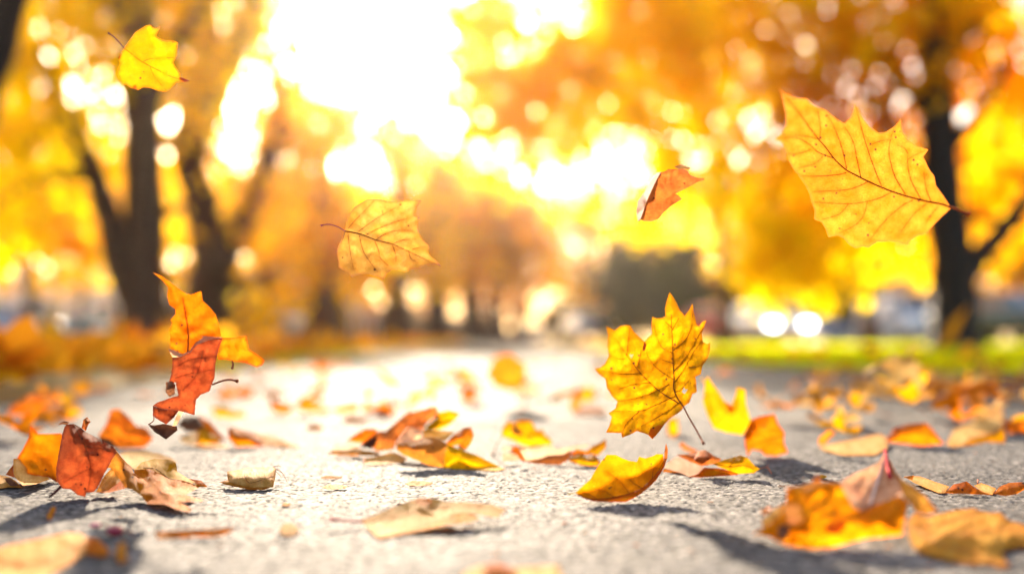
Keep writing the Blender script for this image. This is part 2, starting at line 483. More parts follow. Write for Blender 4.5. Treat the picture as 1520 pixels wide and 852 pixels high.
class Leaf:
    """one leaf: blade patches share a depth plane (Y0, lean, yaw) and bulge from it"""
    def __init__(s, name, label, Y0, lean=0.0, yaw=0.0, z=(0, 0, 1), cat='leaf', group=None, crumple=0.12, seed=0, foot=None):
        s.name, s.label, s.cat, s.group = name, label, cat, group
        s.Y0, s.lean, s.yaw, s.z, s.crumple = Y0, lean, yaw, z, crumple
        s.patches, s.veins, s.stalks = [], [], []
        s.seed = seed or random.randint(1, 999)
        s.foot = foot
    def px(s, p): return (s.z[0] + p[0] / s.z[2], s.z[1] + p[1] / s.z[2])
    def patch(s, mat, pts, bulge=0.0, lean=None, yaw=None, dd=0.0, step=None, jag=0.5, holes=(), crumple=None, deps=None, curl=0.0):
        s.patches.append(dict(mat=mat, pts=[s.px(p) for p in pts], d=deps, bulge=bulge, lean=lean, yaw=yaw, dd=dd, step=step, jag=jag,
                              holes=[(*s.px(h), h[2] / s.z[2]) for h in holes], crumple=s.crumple if crumple is None else crumple, curl=curl))
        return s
    def vein(s, pts, w=0.9, w1=None, patch=0, mat='vein'):
        s.veins.append(([s.px(p) for p in pts], w, w if w1 is None else w1, patch, mat)); return s
    def stalk(s, pts, w=2.0, w1=None, mat='stalk', d=(0, 0), knob=True):
        s.stalks.append(([s.px(p) for p in pts], w, w if w1 is None else w1, mat, d, knob)); return s
    def depth0(s, x, y, p):
        lean = s.lean if p['lean'] is None else p['lean']
        yaw = s.yaw if p['yaw'] is None else p['yaw']
        return s.Y0 + (p['dd'] + lean * (s.piv[1] - y) / 100 + yaw * (x - s.piv[0]) / 100) / 100
    def place(s, x, y, Y):
        if y > HZ + 1:
            Y = min(Y, yg(y) * 0.997)
        return at(x, y, Y)
    def build(s):
        allp = np.array([q for p in s.patches for q in p['pts']])
        s.piv = (allp[:, 0].mean(), allp[:, 1].max())
        if s.foot: s.piv = s.foot
        if not s.name.startswith('falling'): s.Y0 = min(s.Y0 * 1.03, max(s.Y0 * .97, yg(s.piv[1])))
        base = s.place(s.piv[0], s.piv[1], s.Y0)
        root = empty(s.name, base, s.label, s.cat, s.group)
        V, FC, MI, UV, RIM, VD = [], [], [], [], [], []
        mats = []
        def mid(mn):
            if mn not in mats: mats.append(mn)
            return mats.index(mn)
        fields = []
        for k, p in enumerate(s.patches):
            poly = np.array(p['pts'])
            ext = (poly.max(0) - poly.min(0)).max()
            step = p['step'] or max(2.6, ext / 26)
            rim, dv = [], []
            n = len(poly)
            dl = p['d'] or [0.0] * n
            for i in range(n):
                a, b = poly[i], poly[(i + 1) % n]
                m = max(1, int(round(np.linalg.norm(b - a) / step)))
                nn = np.array([-(b - a)[1], (b - a)[0]]) / (np.linalg.norm(b - a) + 1e-9)
                for j in range(m):
                    t = j / m
                    q = a + (b - a) * t
                    if j:
                        q = q + nn * p['jag'] * noise.noise(Vector((q[0] * 0.23, q[1] * 0.23, s.seed + k)))
                    rim.append(q)
                    dv.append(dl[i] + (dl[(i + 1) % n] - dl[i]) * t)
            rim = np.array(rim); dv = np.array(dv)
            lo, hi = poly.min(0), poly.max(0)
            gx = np.arange(lo[0], hi[0], step); gy = np.arange(lo[1], hi[1], step * 0.9)
            G = np.array([(x + (0.5 * step if j % 2 else 0) + random.uniform(-.15, .15) * step, y + random.uniform(-.15, .15) * step) for j, y in enumerate(gy) for x in gx])
            if len(G):
                G = G[seg_dist(G, rim) > step * 0.45]
            vs = [Vector(q) for q in rim] + [Vector(q) for q in G]
            res = delaunay_2d_cdt(vs, [], [list(range(len(rim)))], 1, 1e-6)
            v2 = np.array([tuple(q) for q in res[0]])
            sd_ = seg_dist(v2, rim)
            R0 = max(sd_.max(), 1e-6)
            e = np.minimum(sd_ / R0, 1)
            dm = mvc(v2 + 1e-4, rim, dv) if p['d'] else np.zeros(len(v2))
            dm = np.where(np.isfinite(dm), dm, 0)
            fields.append((p, rim, dv, R0))
            fc = [f for f in res[2]]
            if p['holes']:
                keep = []
                for f in fc:
                    c = v2[list(f)].mean(0)
                    if all(math.hypot(c[0] - h[0], c[1] - h[1]) > h[2] for h in p['holes']): keep.append(f)
                fc = keep
            o = len(V)
            vl = [smooth_path([(a, b, 0) for a, b in q[0]], 4) for q in s.veins if q[3] == k]
            vd = np.full(len(v2), 40.0)
            for pl in vl:
                A = np.array([(q.x, q.y) for q in pl[:-1]]); B = np.array([(q.x, q.y) for q in pl[1:]])
                D = B - A
                t = np.clip(((v2[:, None] - A[None]) * D[None]).sum(2) / ((D ** 2).sum(1)[None] + 1e-9), 0, 1)
                vd = np.minimum(vd, np.sqrt(((v2[:, None] - A[None] - t[..., None] * D[None]) ** 2).sum(2)).min(1))
            for i, (x, y) in enumerate(v2):
                pk = -0.0008 * (1 - math.exp(-vd[i] / 7.0)) if vl else 0.0
                V.append(s.surf(k, x, y, e[i], dm[i], pk) - base)
                VD.append(min(1.0, vd[i] / 9.0))
                UV.append((x / 60.0 + s.seed * 3.1, y / 60.0))
                RIM.append(min(1.0, sd_[i] / 14.0))
            FC += [tuple(j + o for j in f) for f in fc]
            MI += [mid(p['mat'])] * len(fc)
        s.fields = fields
        # veins: raised ribs on the blade
        for pts, w, w1, k, mn in s.veins:
            p, rim, dv, R0 = fields[k]
            pp = smooth_path([(a, b, 0) for a, b in pts], 5)
            q2 = np.array([(q.x, q.y) for q in pp])
            e = np.minimum(seg_dist(q2, rim) / R0, 1)
            dm = mvc(q2 + 1e-4, rim, dv) if p['d'] else np.zeros(len(q2))
            P3 = [s.surf(k, x, y, e[i], dm[i]) - base for i, (x, y) in enumerate(q2)]
            m = len(P3)
            rad = [(w + (w1 - w) * i / (m - 1)) * 0.6 * s.Y0 / F for i in range(m)]
            b = MB().tube(P3, rad, 5)
            o = len(V)
            V += [Vector(q) for q in b.v]
            UV += [(q[0] * 20, q[2] * 20) for q in b.v]
            RIM += [1.0] * len(b.v)
            VD += [1.0] * len(b.v)
            FC += [tuple(j + o for j in f) for f in b.f]
            MI += [mid(mn)] * len(b.f)
        me = bpy.data.meshes.new('blade')
        me.from_pydata([tuple(q) for q in V], [], FC)
        me.polygons.foreach_set('material_index', MI)
        me.polygons.foreach_set('use_smooth', [True] * len(FC))
        ul = me.uv_layers.new(name='UVMap')
        li = np.zeros(len(me.loops), int); me.loops.foreach_get('vertex_index', li)
        ul.data.foreach_set('uv', np.array(UV)[li].ravel())
        ra = me.attributes.new('rim', 'FLOAT', 'POINT'); ra.data.foreach_set('value', RIM)
        rv = me.attributes.new('veindist', 'FLOAT', 'POINT'); rv.data.foreach_set('value', VD)
        for mn in mats: me.materials.append(M[mn])
        me.update()
        bo = bpy.data.objects.new('blade', me); COL.objects.link(bo); bo.parent = root
        for pts, w, w1, mn, d, knob in s.stalks:
            pp = smooth_path([(a, b, 0) for a, b in pts], 5)
            m = len(pp)
            P3, rad = [], []
            p0 = s.patches[0]
            for i, q in enumerate(pp):
                t = i / (m - 1)
                Y = s.depth0(q.x, q.y, p0) + (d[0] + (d[1] - d[0]) * t) / 100
                if q.y > HZ + 1: Y = min(Y, yg(q.y + 1.0 + w * .8))
                P3.append(at(q.x, q.y, Y) - base)
                rr = (w + (w1 - w) * t)
                if knob and t > 0.86: rr *= 1 + (t - 0.86) * 6
                rad.append(rr * 0.5 * s.Y0 / F)
            MB().tube(P3, rad, 7).build('stalk', M[mn], root)
        return root
    def surf(s, k, x, y, e, dm, pk=0.0):
        p = s.patches[k]
        Y = s.depth0(x, y, p) + pk
        prof = math.sin(min(e, 1) * math.pi / 2)
        Y += (dm - p['bulge'] * prof) / 100
        sc = 0.022
        c = noise.fractal(Vector((x * sc, y * sc, s.seed * 1.7)), 0.8, 2.1, 4) * p['crumple'] / 100
        Y += c * (0.35 + 0.65 * min(1, e * 2))
        f2 = noise.fractal(Vector((x * .075, y * .075, s.seed * 2.3)), 0.9, 2.2, 3) * 0.16 * (0.35 + p['crumple']) / 100
        f3 = noise.noise(Vector((x * .045, y * .045, s.seed * 5.1 + 9))) * 0.5 * (1 - e) ** 2 * (0.3 + p['crumple']) / 100
        Y += f2 + f3
        return s.place(x, y, Y)

LEAVES = []
def leaf(*a, **k):
    l = Leaf(*a, **k); LEAVES.append(l); return l
M['rustalk'] = plain('leaf_stalk_rust', (0.40, 0.09, 0.025), 0.5)
M['deepv'] = plain('leaf_vein_rust', (0.35, 0.08, 0.01), 0.6)
M['darkstalk'] = plain('leaf_stalk_dark', (0.07, 0.03, 0.025), 0.6)
M['pinkv'] = plain('leaf_vein_pale', (0.75, 0.55, 0.42), 0.5)
M['rustorange'] = leaf_mat('leaf_rust_orange', (0.46, 0.15, 0.02), (0.62, 0.24, 0.03), spots=0.3, trans=0.42, net=0.3)
M['sharporange'] = leaf_mat('leaf_yellow_orange', (0.62, 0.205, 0.002), (0.72, 0.30, 0.003), spots=0.35, net=0.2)
M['orange6'] = leaf_mat('leaf_flame_orange', (0.48, 0.095, 0.002), (0.58, 0.16, 0.003), spots=0.5, net=0.2)
for n_ in ('stalk', 'rustalk', 'redstalk', 'darkstalk', 'pinkv', 'vein', 'deepv', 'wood'):
    for q_ in M[n_].node_tree.nodes:
        if q_.type == 'BSDF_PRINCIPLED':
            q_.inputs['Roughness'].default_value = 0.85
            q_.inputs['Specular IOR Level'].default_value = 0.08
M['orangetop'] = leaf_mat('leaf_orange_top', (0.52, 0.12, 0.001), (0.64, 0.20, 0.002), spots=0.3, trans=0.3, net=0.25)
M['peach'] = leaf_mat('leaf_peach', (0.70, 0.25, 0.03), (0.78, 0.36, 0.085), spots=0.25, trans=0.25, net=0.2)
M['glow'] = leaf_mat('leaf_glowing_orange', (0.80, 0.22, 0.002), (0.88, 0.33, 0.003), spots=0.3, trans=0.55, net=0.15)  # orange lightened in the colour, standing in for sun through shaded blades
M['glowyellow'] = leaf_mat('leaf_glowing_yellow', (0.86, 0.42, 0.002), (0.90, 0.52, 0.003), spots=0.2, trans=0.55, net=0.15)  # yellow with the backlight put into its colour, for blades in shade
M['pinkberry'] = plain('berry_pink', (0.5, 0.1, 0.14), 0.4)
M['litter'] = crown_mat('litter_leaves', [(0.0, (0.30, 0.10, 0.01)), (0.4, (0.72, 0.26, 0.008)), (1.0, (0.82, 0.46, 0.02))], 0.45)
M['grass'] = crown_mat('grass_blades', [(0.0, (0.26, 0.36, 0.003)), (0.5, (0.52, 0.60, 0.003)), (1.0, (0.76, 0.68, 0.005))], 0.64)
M['render_pale'] = plain('render_pale', (0.88, 0.85, 0.82), 0.9, var=.06, scale=1.5)
M['slate'] = plain('roof_slate', (0.26, 0.25, 0.26), 0.7, var=.2, scale=4)
M['roof_pale'] = plain('roof_pale', (0.42, 0.40, 0.38), 0.8)
M['beige'] = plain('trim_beige', (0.55, 0.47, 0.38), 0.7)
M['white'] = plain('painted_white', (0.75, 0.75, 0.73), 0.5, var=.04)
M['glass'] = plain('window_glass', (0.05, 0.06, 0.075), 0.08, var=.1)
M['blue'] = plain('door_blue', (0.05, 0.10, 0.28), 0.5)
M['metal'] = plain('metal', (0.5, 0.5, 0.5), 0.3, metal=1.0)
M['black'] = plain('rubber', (0.02, 0.02, 0.02), 0.7)
M['carglass'] = plain('car_glass', (0.10, 0.12, 0.15), 0.06, var=.05)
M['lamp'] = plain('lamp_lens', (0.7, 0.7, 0.68), 0.1, var=.03)
M['redlamp'] = plain('tail_lens', (0.4, 0.01, 0.01), 0.15)
for k_, c_ in dict(white=(.9, .9, .9), red=(.60, .03, .02), blue=(.30, .40, .55), deepblue=(.05, .10, .30), green=(.012, .045, .045), pale=(.55, .60, .70), teal=(.05, .24, .26)).items():
    M['paint_' + k_] = plain('paint_' + k_, c_, 0.3, var=.03, coat=.6)
M['skin'] = plain('skin', (0.5, 0.3, 0.2), 0.6)
M['cloth_white'] = plain('cloth_white', (0.72, 0.70, 0.70), 0.9, var=.08)
M['cloth_pale'] = plain('cloth_pale', (0.55, 0.53, 0.55), 0.9, var=.08)
M['cloth_pink'] = plain('cloth_pink', (0.70, 0.52, 0.48), 0.9, var=.08)
M['hair_dark'] = plain('hair_dark', (0.03, 0.02, 0.018), 0.6)
M['hair_fair'] = plain('hair_fair', (0.35, 0.22, 0.10), 0.6)
HAZE = 0.0003
M['crown_hedge'] = crown_mat('hedge_leaves', [(0.0, (0.05, 0.028, 0.008)), (0.6, (0.11, 0.062, 0.014)), (1.0, (0.22, 0.12, 0.02))], 0.3)
M['crown_amber'] = crown_mat('crown_amber', [(0.0, (0.58, 0.20, 0.003)), (0.4, (0.92, 0.50, 0.003)), (1.0, (0.97, 0.72, 0.004))], 0.66)
def lit_lamp():
    m, nt, out = new_mat('lit_headlamp')
    e = N(nt, 'ShaderNodeEmission'); e.inputs[0].default_value = (1, .97, .92, 1); e.inputs[1].default_value = 4
    nt.links.new(e.outputs[0], out.inputs[0])
    return m
M['litlamp'] = lit_lamp()
# ---- leaves caught in the air
l = leaf('falling_leaf', 'large yellow holly-toothed leaf with red stalk falling in front of the orange tree', 0.735, lean=-4, yaw=5, z=(1140, 120, 3.329), group='leaves falling through the air', foot=(1290, 250))
l.patch('amber', [(905,630),(890,605),(860,560),(830,520),(822,475),(795,435),(768,375),(792,340),(740,325),(690,290),(662,250),(655,188),(620,230),(580,255),(545,258),(500,225),(465,180),(432,118),(412,180),(375,212),(320,175),(285,145),(250,132),(225,120),(190,88),(150,88),(100,70),(75,55),(55,35),(68,65),(75,110),(88,160),(90,215),(68,265),(32,288),(70,305),(90,345),(100,390),(125,435),(155,475),(185,520),(205,560),(215,600),(230,640),(228,685),(265,700),(285,735),(298,773),(345,765),(375,780),(400,810),(430,828),(470,820),(498,825),(540,798),(600,795),(645,800),(690,812),(705,790),(745,765),(785,758),(800,735),(830,700),(870,660)], bulge=-1.3, step=3.8, crumple=0.7)
l.vein([(905,627),(860,610),(790,597),(720,580),(650,560),(580,535),(500,500),(440,470),(385,440),(330,390),(285,330),(250,290),(200,225),(150,155),(100,95),(65,50)], 2.7, 0.6)
for v in ([(805,595),(780,530),(770,450)],[(755,585),(710,500),(692,430),(690,365)],[(678,560),(630,480),(605,400),(598,330),(620,240),(650,195)],[(560,520),(520,420),(480,300),(455,210),(433,125)],[(458,475),(440,390),(420,300),(380,230)],[(388,435),(370,350),(335,250),(290,165)],[(255,290),(258,230),(245,140)],[(320,382),(250,355),(190,305),(130,280),(60,285)],[(385,455),(340,465),(250,472),(160,470)],[(495,498),(450,520),(380,540),(220,548)],[(608,550),(550,580),(460,602),(380,608),(230,600)],[(715,590),(660,620),(580,690),(500,790)],[(785,607),(720,660),(640,770)],[(840,622),(800,670),(770,720)]):
    l.vein(v, 1.15, 0.5)
for v in ([(210,342),(150,360),(95,360)],[(270,375),(230,410),(150,432)],[(490,602),(470,670),(420,720),(350,752)],[(395,612),(350,660),(270,685)],[(690,390),(730,365),(780,345)],[(692,360),(670,330),(640,320)],[(500,320),(550,300),(600,290)],[(250,290),(190,275),(130,270)]):
    l.vein(v, 0.8, 0.4)
l.stalk([(895,622),(930,632),(960,645),(990,658)], 5.0, 5.0, 'rustalk')

l = leaf('falling_leaf', 'bright yellow lobed leaf floating upright above the path with a long red stalk', 0.725, lean=3, yaw=-4, z=(870, 424, 3.55), group='leaves falling through the air', foot=(970, 600))
l.patch('yellow', [(515,637),(545,615),(560,570),(583,560),(580,505),(575,480),(605,465),(615,420),(640,385),(652,345),(655,298),(638,308),(615,295),(610,250),(625,215),(633,182),(612,190),(595,215),(583,205),(575,165),(565,125),(560,95),(545,125),(520,158),(495,130),(480,95),(460,60),(440,35),(425,80),(415,120),(418,160),(400,170),(370,172),(348,163),(345,210),(345,255),(325,275),(308,294),(280,270),(250,240),(232,210),(205,207),(180,212),(150,235),(105,212),(115,260),(112,320),(120,370),(100,410),(75,430),(45,437),(65,465),(100,490),(110,540),(140,585),(165,610),(155,645),(118,672),(135,690),(125,730),(105,773),(150,775),(185,775),(190,800),(230,785),(265,765),(300,775),(325,785),(350,808),(385,770),(415,728),(440,700),(480,675),(505,655)],
        bulge=-1.0, step=3.4, crumple=0.7, holes=[(518,552,13),(240,368,9)])
l.patch('deep', [(350,806),(328,783),(340,750),(380,735),(413,730),(385,770)], bulge=0.0, dd=-0.06, step=4)
l.patch('rust', [(308,294),(318,312),(310,340),(296,345),(300,318)], dd=-0.1, step=4)
l.vein([(512,635),(480,590),(462,540),(463,480),(458,400),(455,300),(450,200),(448,150)], 1.9, 0.5)
l.vein([(490,620),(400,565),(330,505),(270,440),(210,360),(150,275)], 1.5, 0.5)
for v in ([(458,355),(400,325),(370,260),(355,190)],[(463,510),(510,450),(560,360),(610,290)],[(463,450),(530,370),(600,250),(622,210)],[(460,340),(520,290),(550,230),(562,130)],[(450,240),(490,170)],[(450,220),(415,190)],[(463,410),(400,390)],[(455,490),(380,440),(335,390),(318,350)],[(290,462),(200,465),(130,455),(50,440)],[(340,510),(250,520),(170,545)],[(435,520),(380,550),(270,590),(165,610)],[(470,580),(340,640),(280,660),(140,660)],[(500,610),(380,690),(290,740)],[(280,660),(210,730),(190,790)],[(270,430),(285,370),(290,340)],[(215,370),(220,310),(232,220)],[(205,385),(170,385),(130,370)],[(540,430),(590,425),(640,385)],[(470,560),(500,545),(540,500)]):
    l.vein(v, 0.95, 0.4)
l.stalk([(512,635),(540,690),(575,750),(600,795),(618,830)], 2.2, 2.8, 'stalk', d=(0, -1.5))

l = leaf('falling_leaf', 'pale gold leaf with spiky edge and thin bent stalk floating left of centre', 0.745, lean=5, yaw=4, z=(470, 280, 6.085), group='leaves falling through the air', foot=(570, 355))
l.patch('gold', [(255,383),(262,350),(275,280),(295,225),(340,170),(400,130),(450,98),(520,92),(600,100),(640,118),(720,120),(765,114),(788,96),(785,112),(850,100),(945,108),(920,145),(885,200),(870,250),(930,262),(905,300),(905,350),(925,410),(960,465),(1022,525),(1000,570),(1035,620),(1080,645),(1128,705),(1080,690),(1000,690),(945,705),(920,725),(860,730),(805,752),(740,735),(680,735),(635,765),(605,830),(560,805),(520,790),(470,775),(430,770),(370,780),(315,800),(285,760),(200,715),(195,650),(180,560),(205,500),(235,440),(250,395)], bulge=-0.9, step=3.4, crumple=0.6)
l.vein([(255,383),(320,395),(400,413),(470,440),(530,463),(600,480),(680,500),(760,535),(840,572),(940,620),(1040,665),(1120,700)], 1.7, 0.4)
for v in ([(285,360),(350,285),(430,205),(520,105)],[(375,390),(470,320),(590,240),(760,150)],[(450,415),(560,360),(700,305),(850,265)],[(540,460),(620,410),(720,380),(870,380)],[(690,497),(780,465),(900,455)],[(860,550),(940,530),(1010,525)],[(280,390),(295,520),(330,720)],[(385,425),(420,560),(480,660),(550,750)],[(525,475),(560,560),(575,625),(650,700)],[(685,515),(715,600),(715,660)],[(830,560),(850,630),(900,660)],[(255,390),(235,460),(210,520)],[(600,240),(595,215),(590,195)]):
    l.vein(v, 0.8, 0.4)
l.stalk([(255,383),(190,345),(120,325),(75,326),(42,334)], 1.5, 1.9, 'rustalk')

l = leaf('falling_leaf', 'small rounded yellow leaf floating top left before the big trunk', 0.75, lean=-5, yaw=-5, z=(150, 30, 7.743), group='leaves falling through the air', foot=(225, 90))
l.patch('yellow', [(265,325),(340,215),(385,150),(440,110),(510,70),(570,55),(590,90),(640,100),(690,68),(660,120),(630,185),(680,220),(740,238),(830,240),(885,265),(875,330),(870,420),(830,490),(870,570),(915,625),(900,655),(960,675),(1025,702),(965,715),(870,715),(840,750),(790,800),(740,828),(650,815),(560,780),(480,775),(440,800),(415,810),(400,770),(370,790),(345,785),(280,735),(262,755),(240,740),(185,630),(195,560),(225,490),(205,465),(195,430),(240,370)], bulge=0.9, step=3.2, crumple=0.6)
l.patch('rust', [(345,783),(370,770),(385,745),(405,772),(400,800)], dd=-0.08, step=3)
l.patch('rust', [(197,430),(235,385),(228,440),(208,462)], dd=-0.08, step=3)
l.patch('rust', [(1025,702),(960,676),(900,657),(905,690),(965,713)], dd=-0.08, step=3)
l.vein([(265,325),(330,375),(400,430),(470,480),(560,530),(680,590),(800,650),(940,690),(1020,702)], 0.9, 0.5)
l.vein([(470,490),(550,450),(680,440),(860,430)], 0.5, 0.3)
l.vein([(560,530),(620,660),(750,810)], 0.5, 0.3)
l.stalk([(265,325),(200,250),(140,190),(85,152)], 1.3, 1.9, 'stalk')

l = leaf('falling_leaf', 'small curled rust-brown leaf tumbling right of centre beside the big yellow leaf', 0.77, lean=1, z=(930, 230, 7.746), group='leaves falling through the air', foot=(992, 290), crumple=1.6)
l.patch('rust', [(395,200),(350,280),(290,400),(230,540),(160,740),(200,765),(300,765),(370,735),(430,660),(510,590),(640,510),(600,470),(560,450),(680,390),(720,370),(820,310),(900,295),(890,265),(840,265),(800,260),(730,230),(700,180),(650,160),(600,165),(480,165),(440,190)], bulge=0.9, step=3)
l.patch('pink', [(345,205),(395,200),(350,280),(290,400),(230,540),(160,740),(130,760),(110,650),(130,530),(200,440),(270,310)], deps=[1.6,0,0,0,0,0,1,1.6,1.9,1.9,1.8], step=3)
l.patch('cream', [(550,135),(630,110),(740,145),(720,170),(650,160),(600,165)], deps=[1.2,1.5,1.2,0.3,0,0], step=3)
l.stalk([(165,735),(145,760),(135,768)], 1.5, 1.5, 'stalk', knob=False)

l = leaf('falling_leaf', 'twisted leaf with upright orange lobe over a curled red-brown front, tumbling at left', 0.75, lean=0.5, z=(210, 396, 3.275), group='leaves falling through the air', foot=(300, 580), crumple=1.1)
l.patch('red', [(150,440),(185,430),(230,410),(265,365),(330,348),(395,345),(375,400),(360,470),(355,540),(330,605),(290,620),(265,645),(258,720),(205,705),(180,700),(100,690),(55,675),(75,660),(130,640),(180,625),(165,560),(130,575),(145,520),(150,480)], bulge=1.5, step=3.5)
l.patch('orange6', [(55,28),(90,40),(140,75),(185,110),(215,130),(240,135),(290,118),(298,165),(330,195),(360,230),(375,280),(388,335),(395,345),(330,348),(265,365),(230,410),(185,430),(140,395),(140,340),(135,310),(150,270),(140,258),(165,230),(165,205),(135,185),(125,140),(130,100),(100,65)], deps=[0.4]*13+[0,0,0,0]+[0.4]*11, bulge=-1.2, step=4)
l.patch('orange', [(395,345),(440,345),(510,335),(520,400),(560,425),(600,455),(585,480),(560,488),(500,465),(450,460),(410,450),(372,450),(375,400)], deps=[0,.6,1.4,1.5,1.6,1.8,1.7,1.5,1.1,.7,.3,0,0], bulge=-0.4, step=3.5)
l.patch('red', [(55,675),(100,690),(180,700),(160,730),(120,765),(85,745),(55,725)], deps=[0,0,0,-.6,-.9,-.8,-.6], bulge=0.4, step=3)
l.patch('pink', [(180,700),(205,705),(170,770),(150,775),(165,735)], deps=[0,0,.6,.5,.2], step=3)
l.patch('dark', [(30,765),(60,770),(110,762),(150,772),(172,775),(175,795),(120,838),(60,800)], deps=[0,.2,.5,.5,.6,.2,-.4,-.3], bulge=-0.5, step=3)
l.patch('pink', [(130,400),(160,405),(200,425),(240,405),(265,370),(300,342),(285,335),(320,338),(395,343),(330,356),(272,378),(235,418),(190,438),(150,440)], dd=-0.35, bulge=0.25, step=3)
l.patch('brown', [(118,560),(150,555),(165,575),(160,620),(135,632),(118,610)], dd=-0.5, bulge=0.6, step=2.6, crumple=1.2)
l.vein([(225,415),(228,330),(215,230),(200,150)], 2.6, 1.2, 1, 'deepv')
l.vein([(180,480),(240,450),(330,440)], 0.9, 0.5, 0)
l.vein([(165,540),(230,520),(350,500)], 0.9, 0.5, 0)
l.vein([(200,600),(270,520),(300,400)], 0.9, 0.5, 0)
l.stalk([(345,572),(390,555),(430,548),(465,555)], 2.6, 3.2, 'stalk', d=(-1, -2))
l.stalk([(440,455),(445,475),(440,494)], 2.0, 4.0, 'stalk', d=(0.5, 0.2), knob=False)
l.stalk([(60,725),(58,748),(35,765)], 1.2, 1.6, 'stalk', d=(-1, -0.3), knob=False)

# ---- leaves on the path, left
l = leaf('fallen_leaf', 'red-brown curled leaf with an orange lobe trailing right, standing on the path at left', 0.69, lean=3, z=(0, 610, 4.75), foot=(150, 738), crumple=0.9)
l.patch('red', [(470,95),(520,90),(560,110),(605,145),(680,185),(750,220),(800,250),(825,290),(790,340),(760,400),(735,440),(700,520),(660,570),(610,575),(600,605),(545,590),(500,550),(440,545),(400,490),(395,400),(415,290),(440,160),(455,110)], bulge=2.0, step=4)
l.patch('rustorange', [(800,250),(860,330),(930,400),(945,440),(1000,600),(930,550),(880,540),(850,490),(800,420),(775,400),(760,400),(790,340),(825,290)], deps=[0,.5,.6,.2,-3,-2,-1.2,-.6,-.2,0,0,0,0], bulge=0.5, step=3.5)
l.patch('orangetop', [(945,440),(1000,470),(1100,560),(1200,585),(1310,590),(1435,625),(1420,640),(1270,640),(1355,690),(1330,712),(1240,690),(1160,655),(1040,655),(1000,600)], deps=[.2,0,-2,-3,-3,-4,-4.5,-5,-6,-6.5,-6,-5,-4.2,-3], bulge=0.3, step=3.5)
l.patch('orangetop', [(945,440),(945,415),(1050,405),(1130,440),(1190,475),(1300,490),(1410,535),(1310,590),(1200,585),(1100,560),(1000,470)], deps=[.2,.4,1,1,.5,.5,0,-3,-3,-2,0], bulge=-0.5, step=3.5)
l.patch('bright', [(945,415),(1000,360),(1090,335),(1190,340),(1240,360),(1250,425),(1330,475),(1420,490),(1465,535),(1410,535),(1300,490),(1190,475),(1130,440),(1050,405)], deps=[.4,2,3,3,3,2.4,2,1,.5,0,.5,.5,1,1], bulge=0.4, step=3.5)
l.patch('deep', [(1330,475),(1420,490),(1465,535),(1400,525)], deps=[1.8,.8,.3,0], dd=-0.1, step=3)
l.patch('cream', [(790,400),(820,440),(855,490),(760,560),(680,568),(720,480),(750,440)], deps=[2,2.5,2.5,1,.3,1,1.5], step=3.5)
l.patch('deep', [(660,572),(760,560),(855,490),(882,545),(760,575)], deps=[0,1,2,0,-.5], step=3.5)
l.patch('rust', [(575,120),(588,60),(615,42),(640,75),(622,95),(605,140)], dd=0.2, bulge=0.9, step=2.6)
l.patch('brown', [(405,97),(450,68),(490,80),(470,98),(440,92)], dd=0.1, bulge=0.3, step=2.6)
l.vein([(520,95),(600,250),(640,400),(620,560)], 1.2, 0.6, 0)
l.vein([(600,250),(700,260),(800,290)], 0.9, 0.5, 0)
l.vein([(640,400),(560,440),(450,500)], 0.9, 0.5, 0)
l.vein([(1010,400),(1100,410),(1190,475)], 1.0, 0.6, 4)
l.stalk([(425,535),(390,570),(352,602)], 4.5, 4.0, 'darkstalk', d=(-0.5, -2), knob=False)

l = leaf('fallen_leaf', 'orange leaf with pale turned-up margin half behind the red curled leaf', 0.80, lean=5, z=(0, 610, 4.75), foot=(60, 722), crumple=0.35)
l.patch('orange', [(215,100),(235,120),(270,160),(350,160),(430,155),(470,200),(460,350),(420,500),(395,500),(340,465),(250,455),(190,440),(165,400),(120,330),(160,270),(200,190)], bulge=-0.8, step=4)
l.patch('cream', [(95,335),(130,335),(190,400),(195,440),(250,455),(340,465),(350,480),(250,515),(160,525),(110,470),(95,440)], deps=[-2,-1,0,0,0,0,-1,-5,-6,-4,-3], bulge=-0.3, step=3.5)
l.patch('orange', [(40,445),(95,375),(95,440),(110,470),(60,455)], deps=[-3,-2,-3,-4,-4], step=3)

l = leaf('fallen_leaf', 'pale flat leaf scrap with dark underside cut off by the left edge', 0.76, lean=18, z=(0, 610, 4.75), foot=(0, 724))
l.patch('cream', [(-120,430),(0,450),(60,460),(110,490),(155,540),(60,535),(0,545),(-120,540)], bulge=-0.4, step=3.5)
l.patch('brown', [(20,470),(70,470),(120,515),(130,525),(75,528)], dd=-0.4, step=3)

l = leaf('fallen_leaf', 'cream leaf lying behind the trailing orange lobe of the red curled leaf', 0.86, lean=22, z=(0, 610, 4.75), foot=(220, 697))
l.patch('cream', [(840,300),(900,282),(1030,280),(1130,300),(1210,330),(1250,360),(1090,380),(1000,400),(945,410),(890,370)], bulge=-0.5, step=3.5)

l = leaf('fallen_leaf', 'blurred orange crumpled leaf with dark underside behind the red curled leaf', 1.02, lean=8, z=(0, 490, 3.167), foot=(190, 665), crumple=1.2)
l.patch('deep', [(460,500),(500,440),(520,375),(560,370),(600,400),(640,450),(690,460),(720,510),(680,550),(600,555),(560,555),(520,510)], bulge=0.8)
l.patch('dark', [(460,500),(520,510),(560,555),(520,552),(470,530)], dd=-0.4)

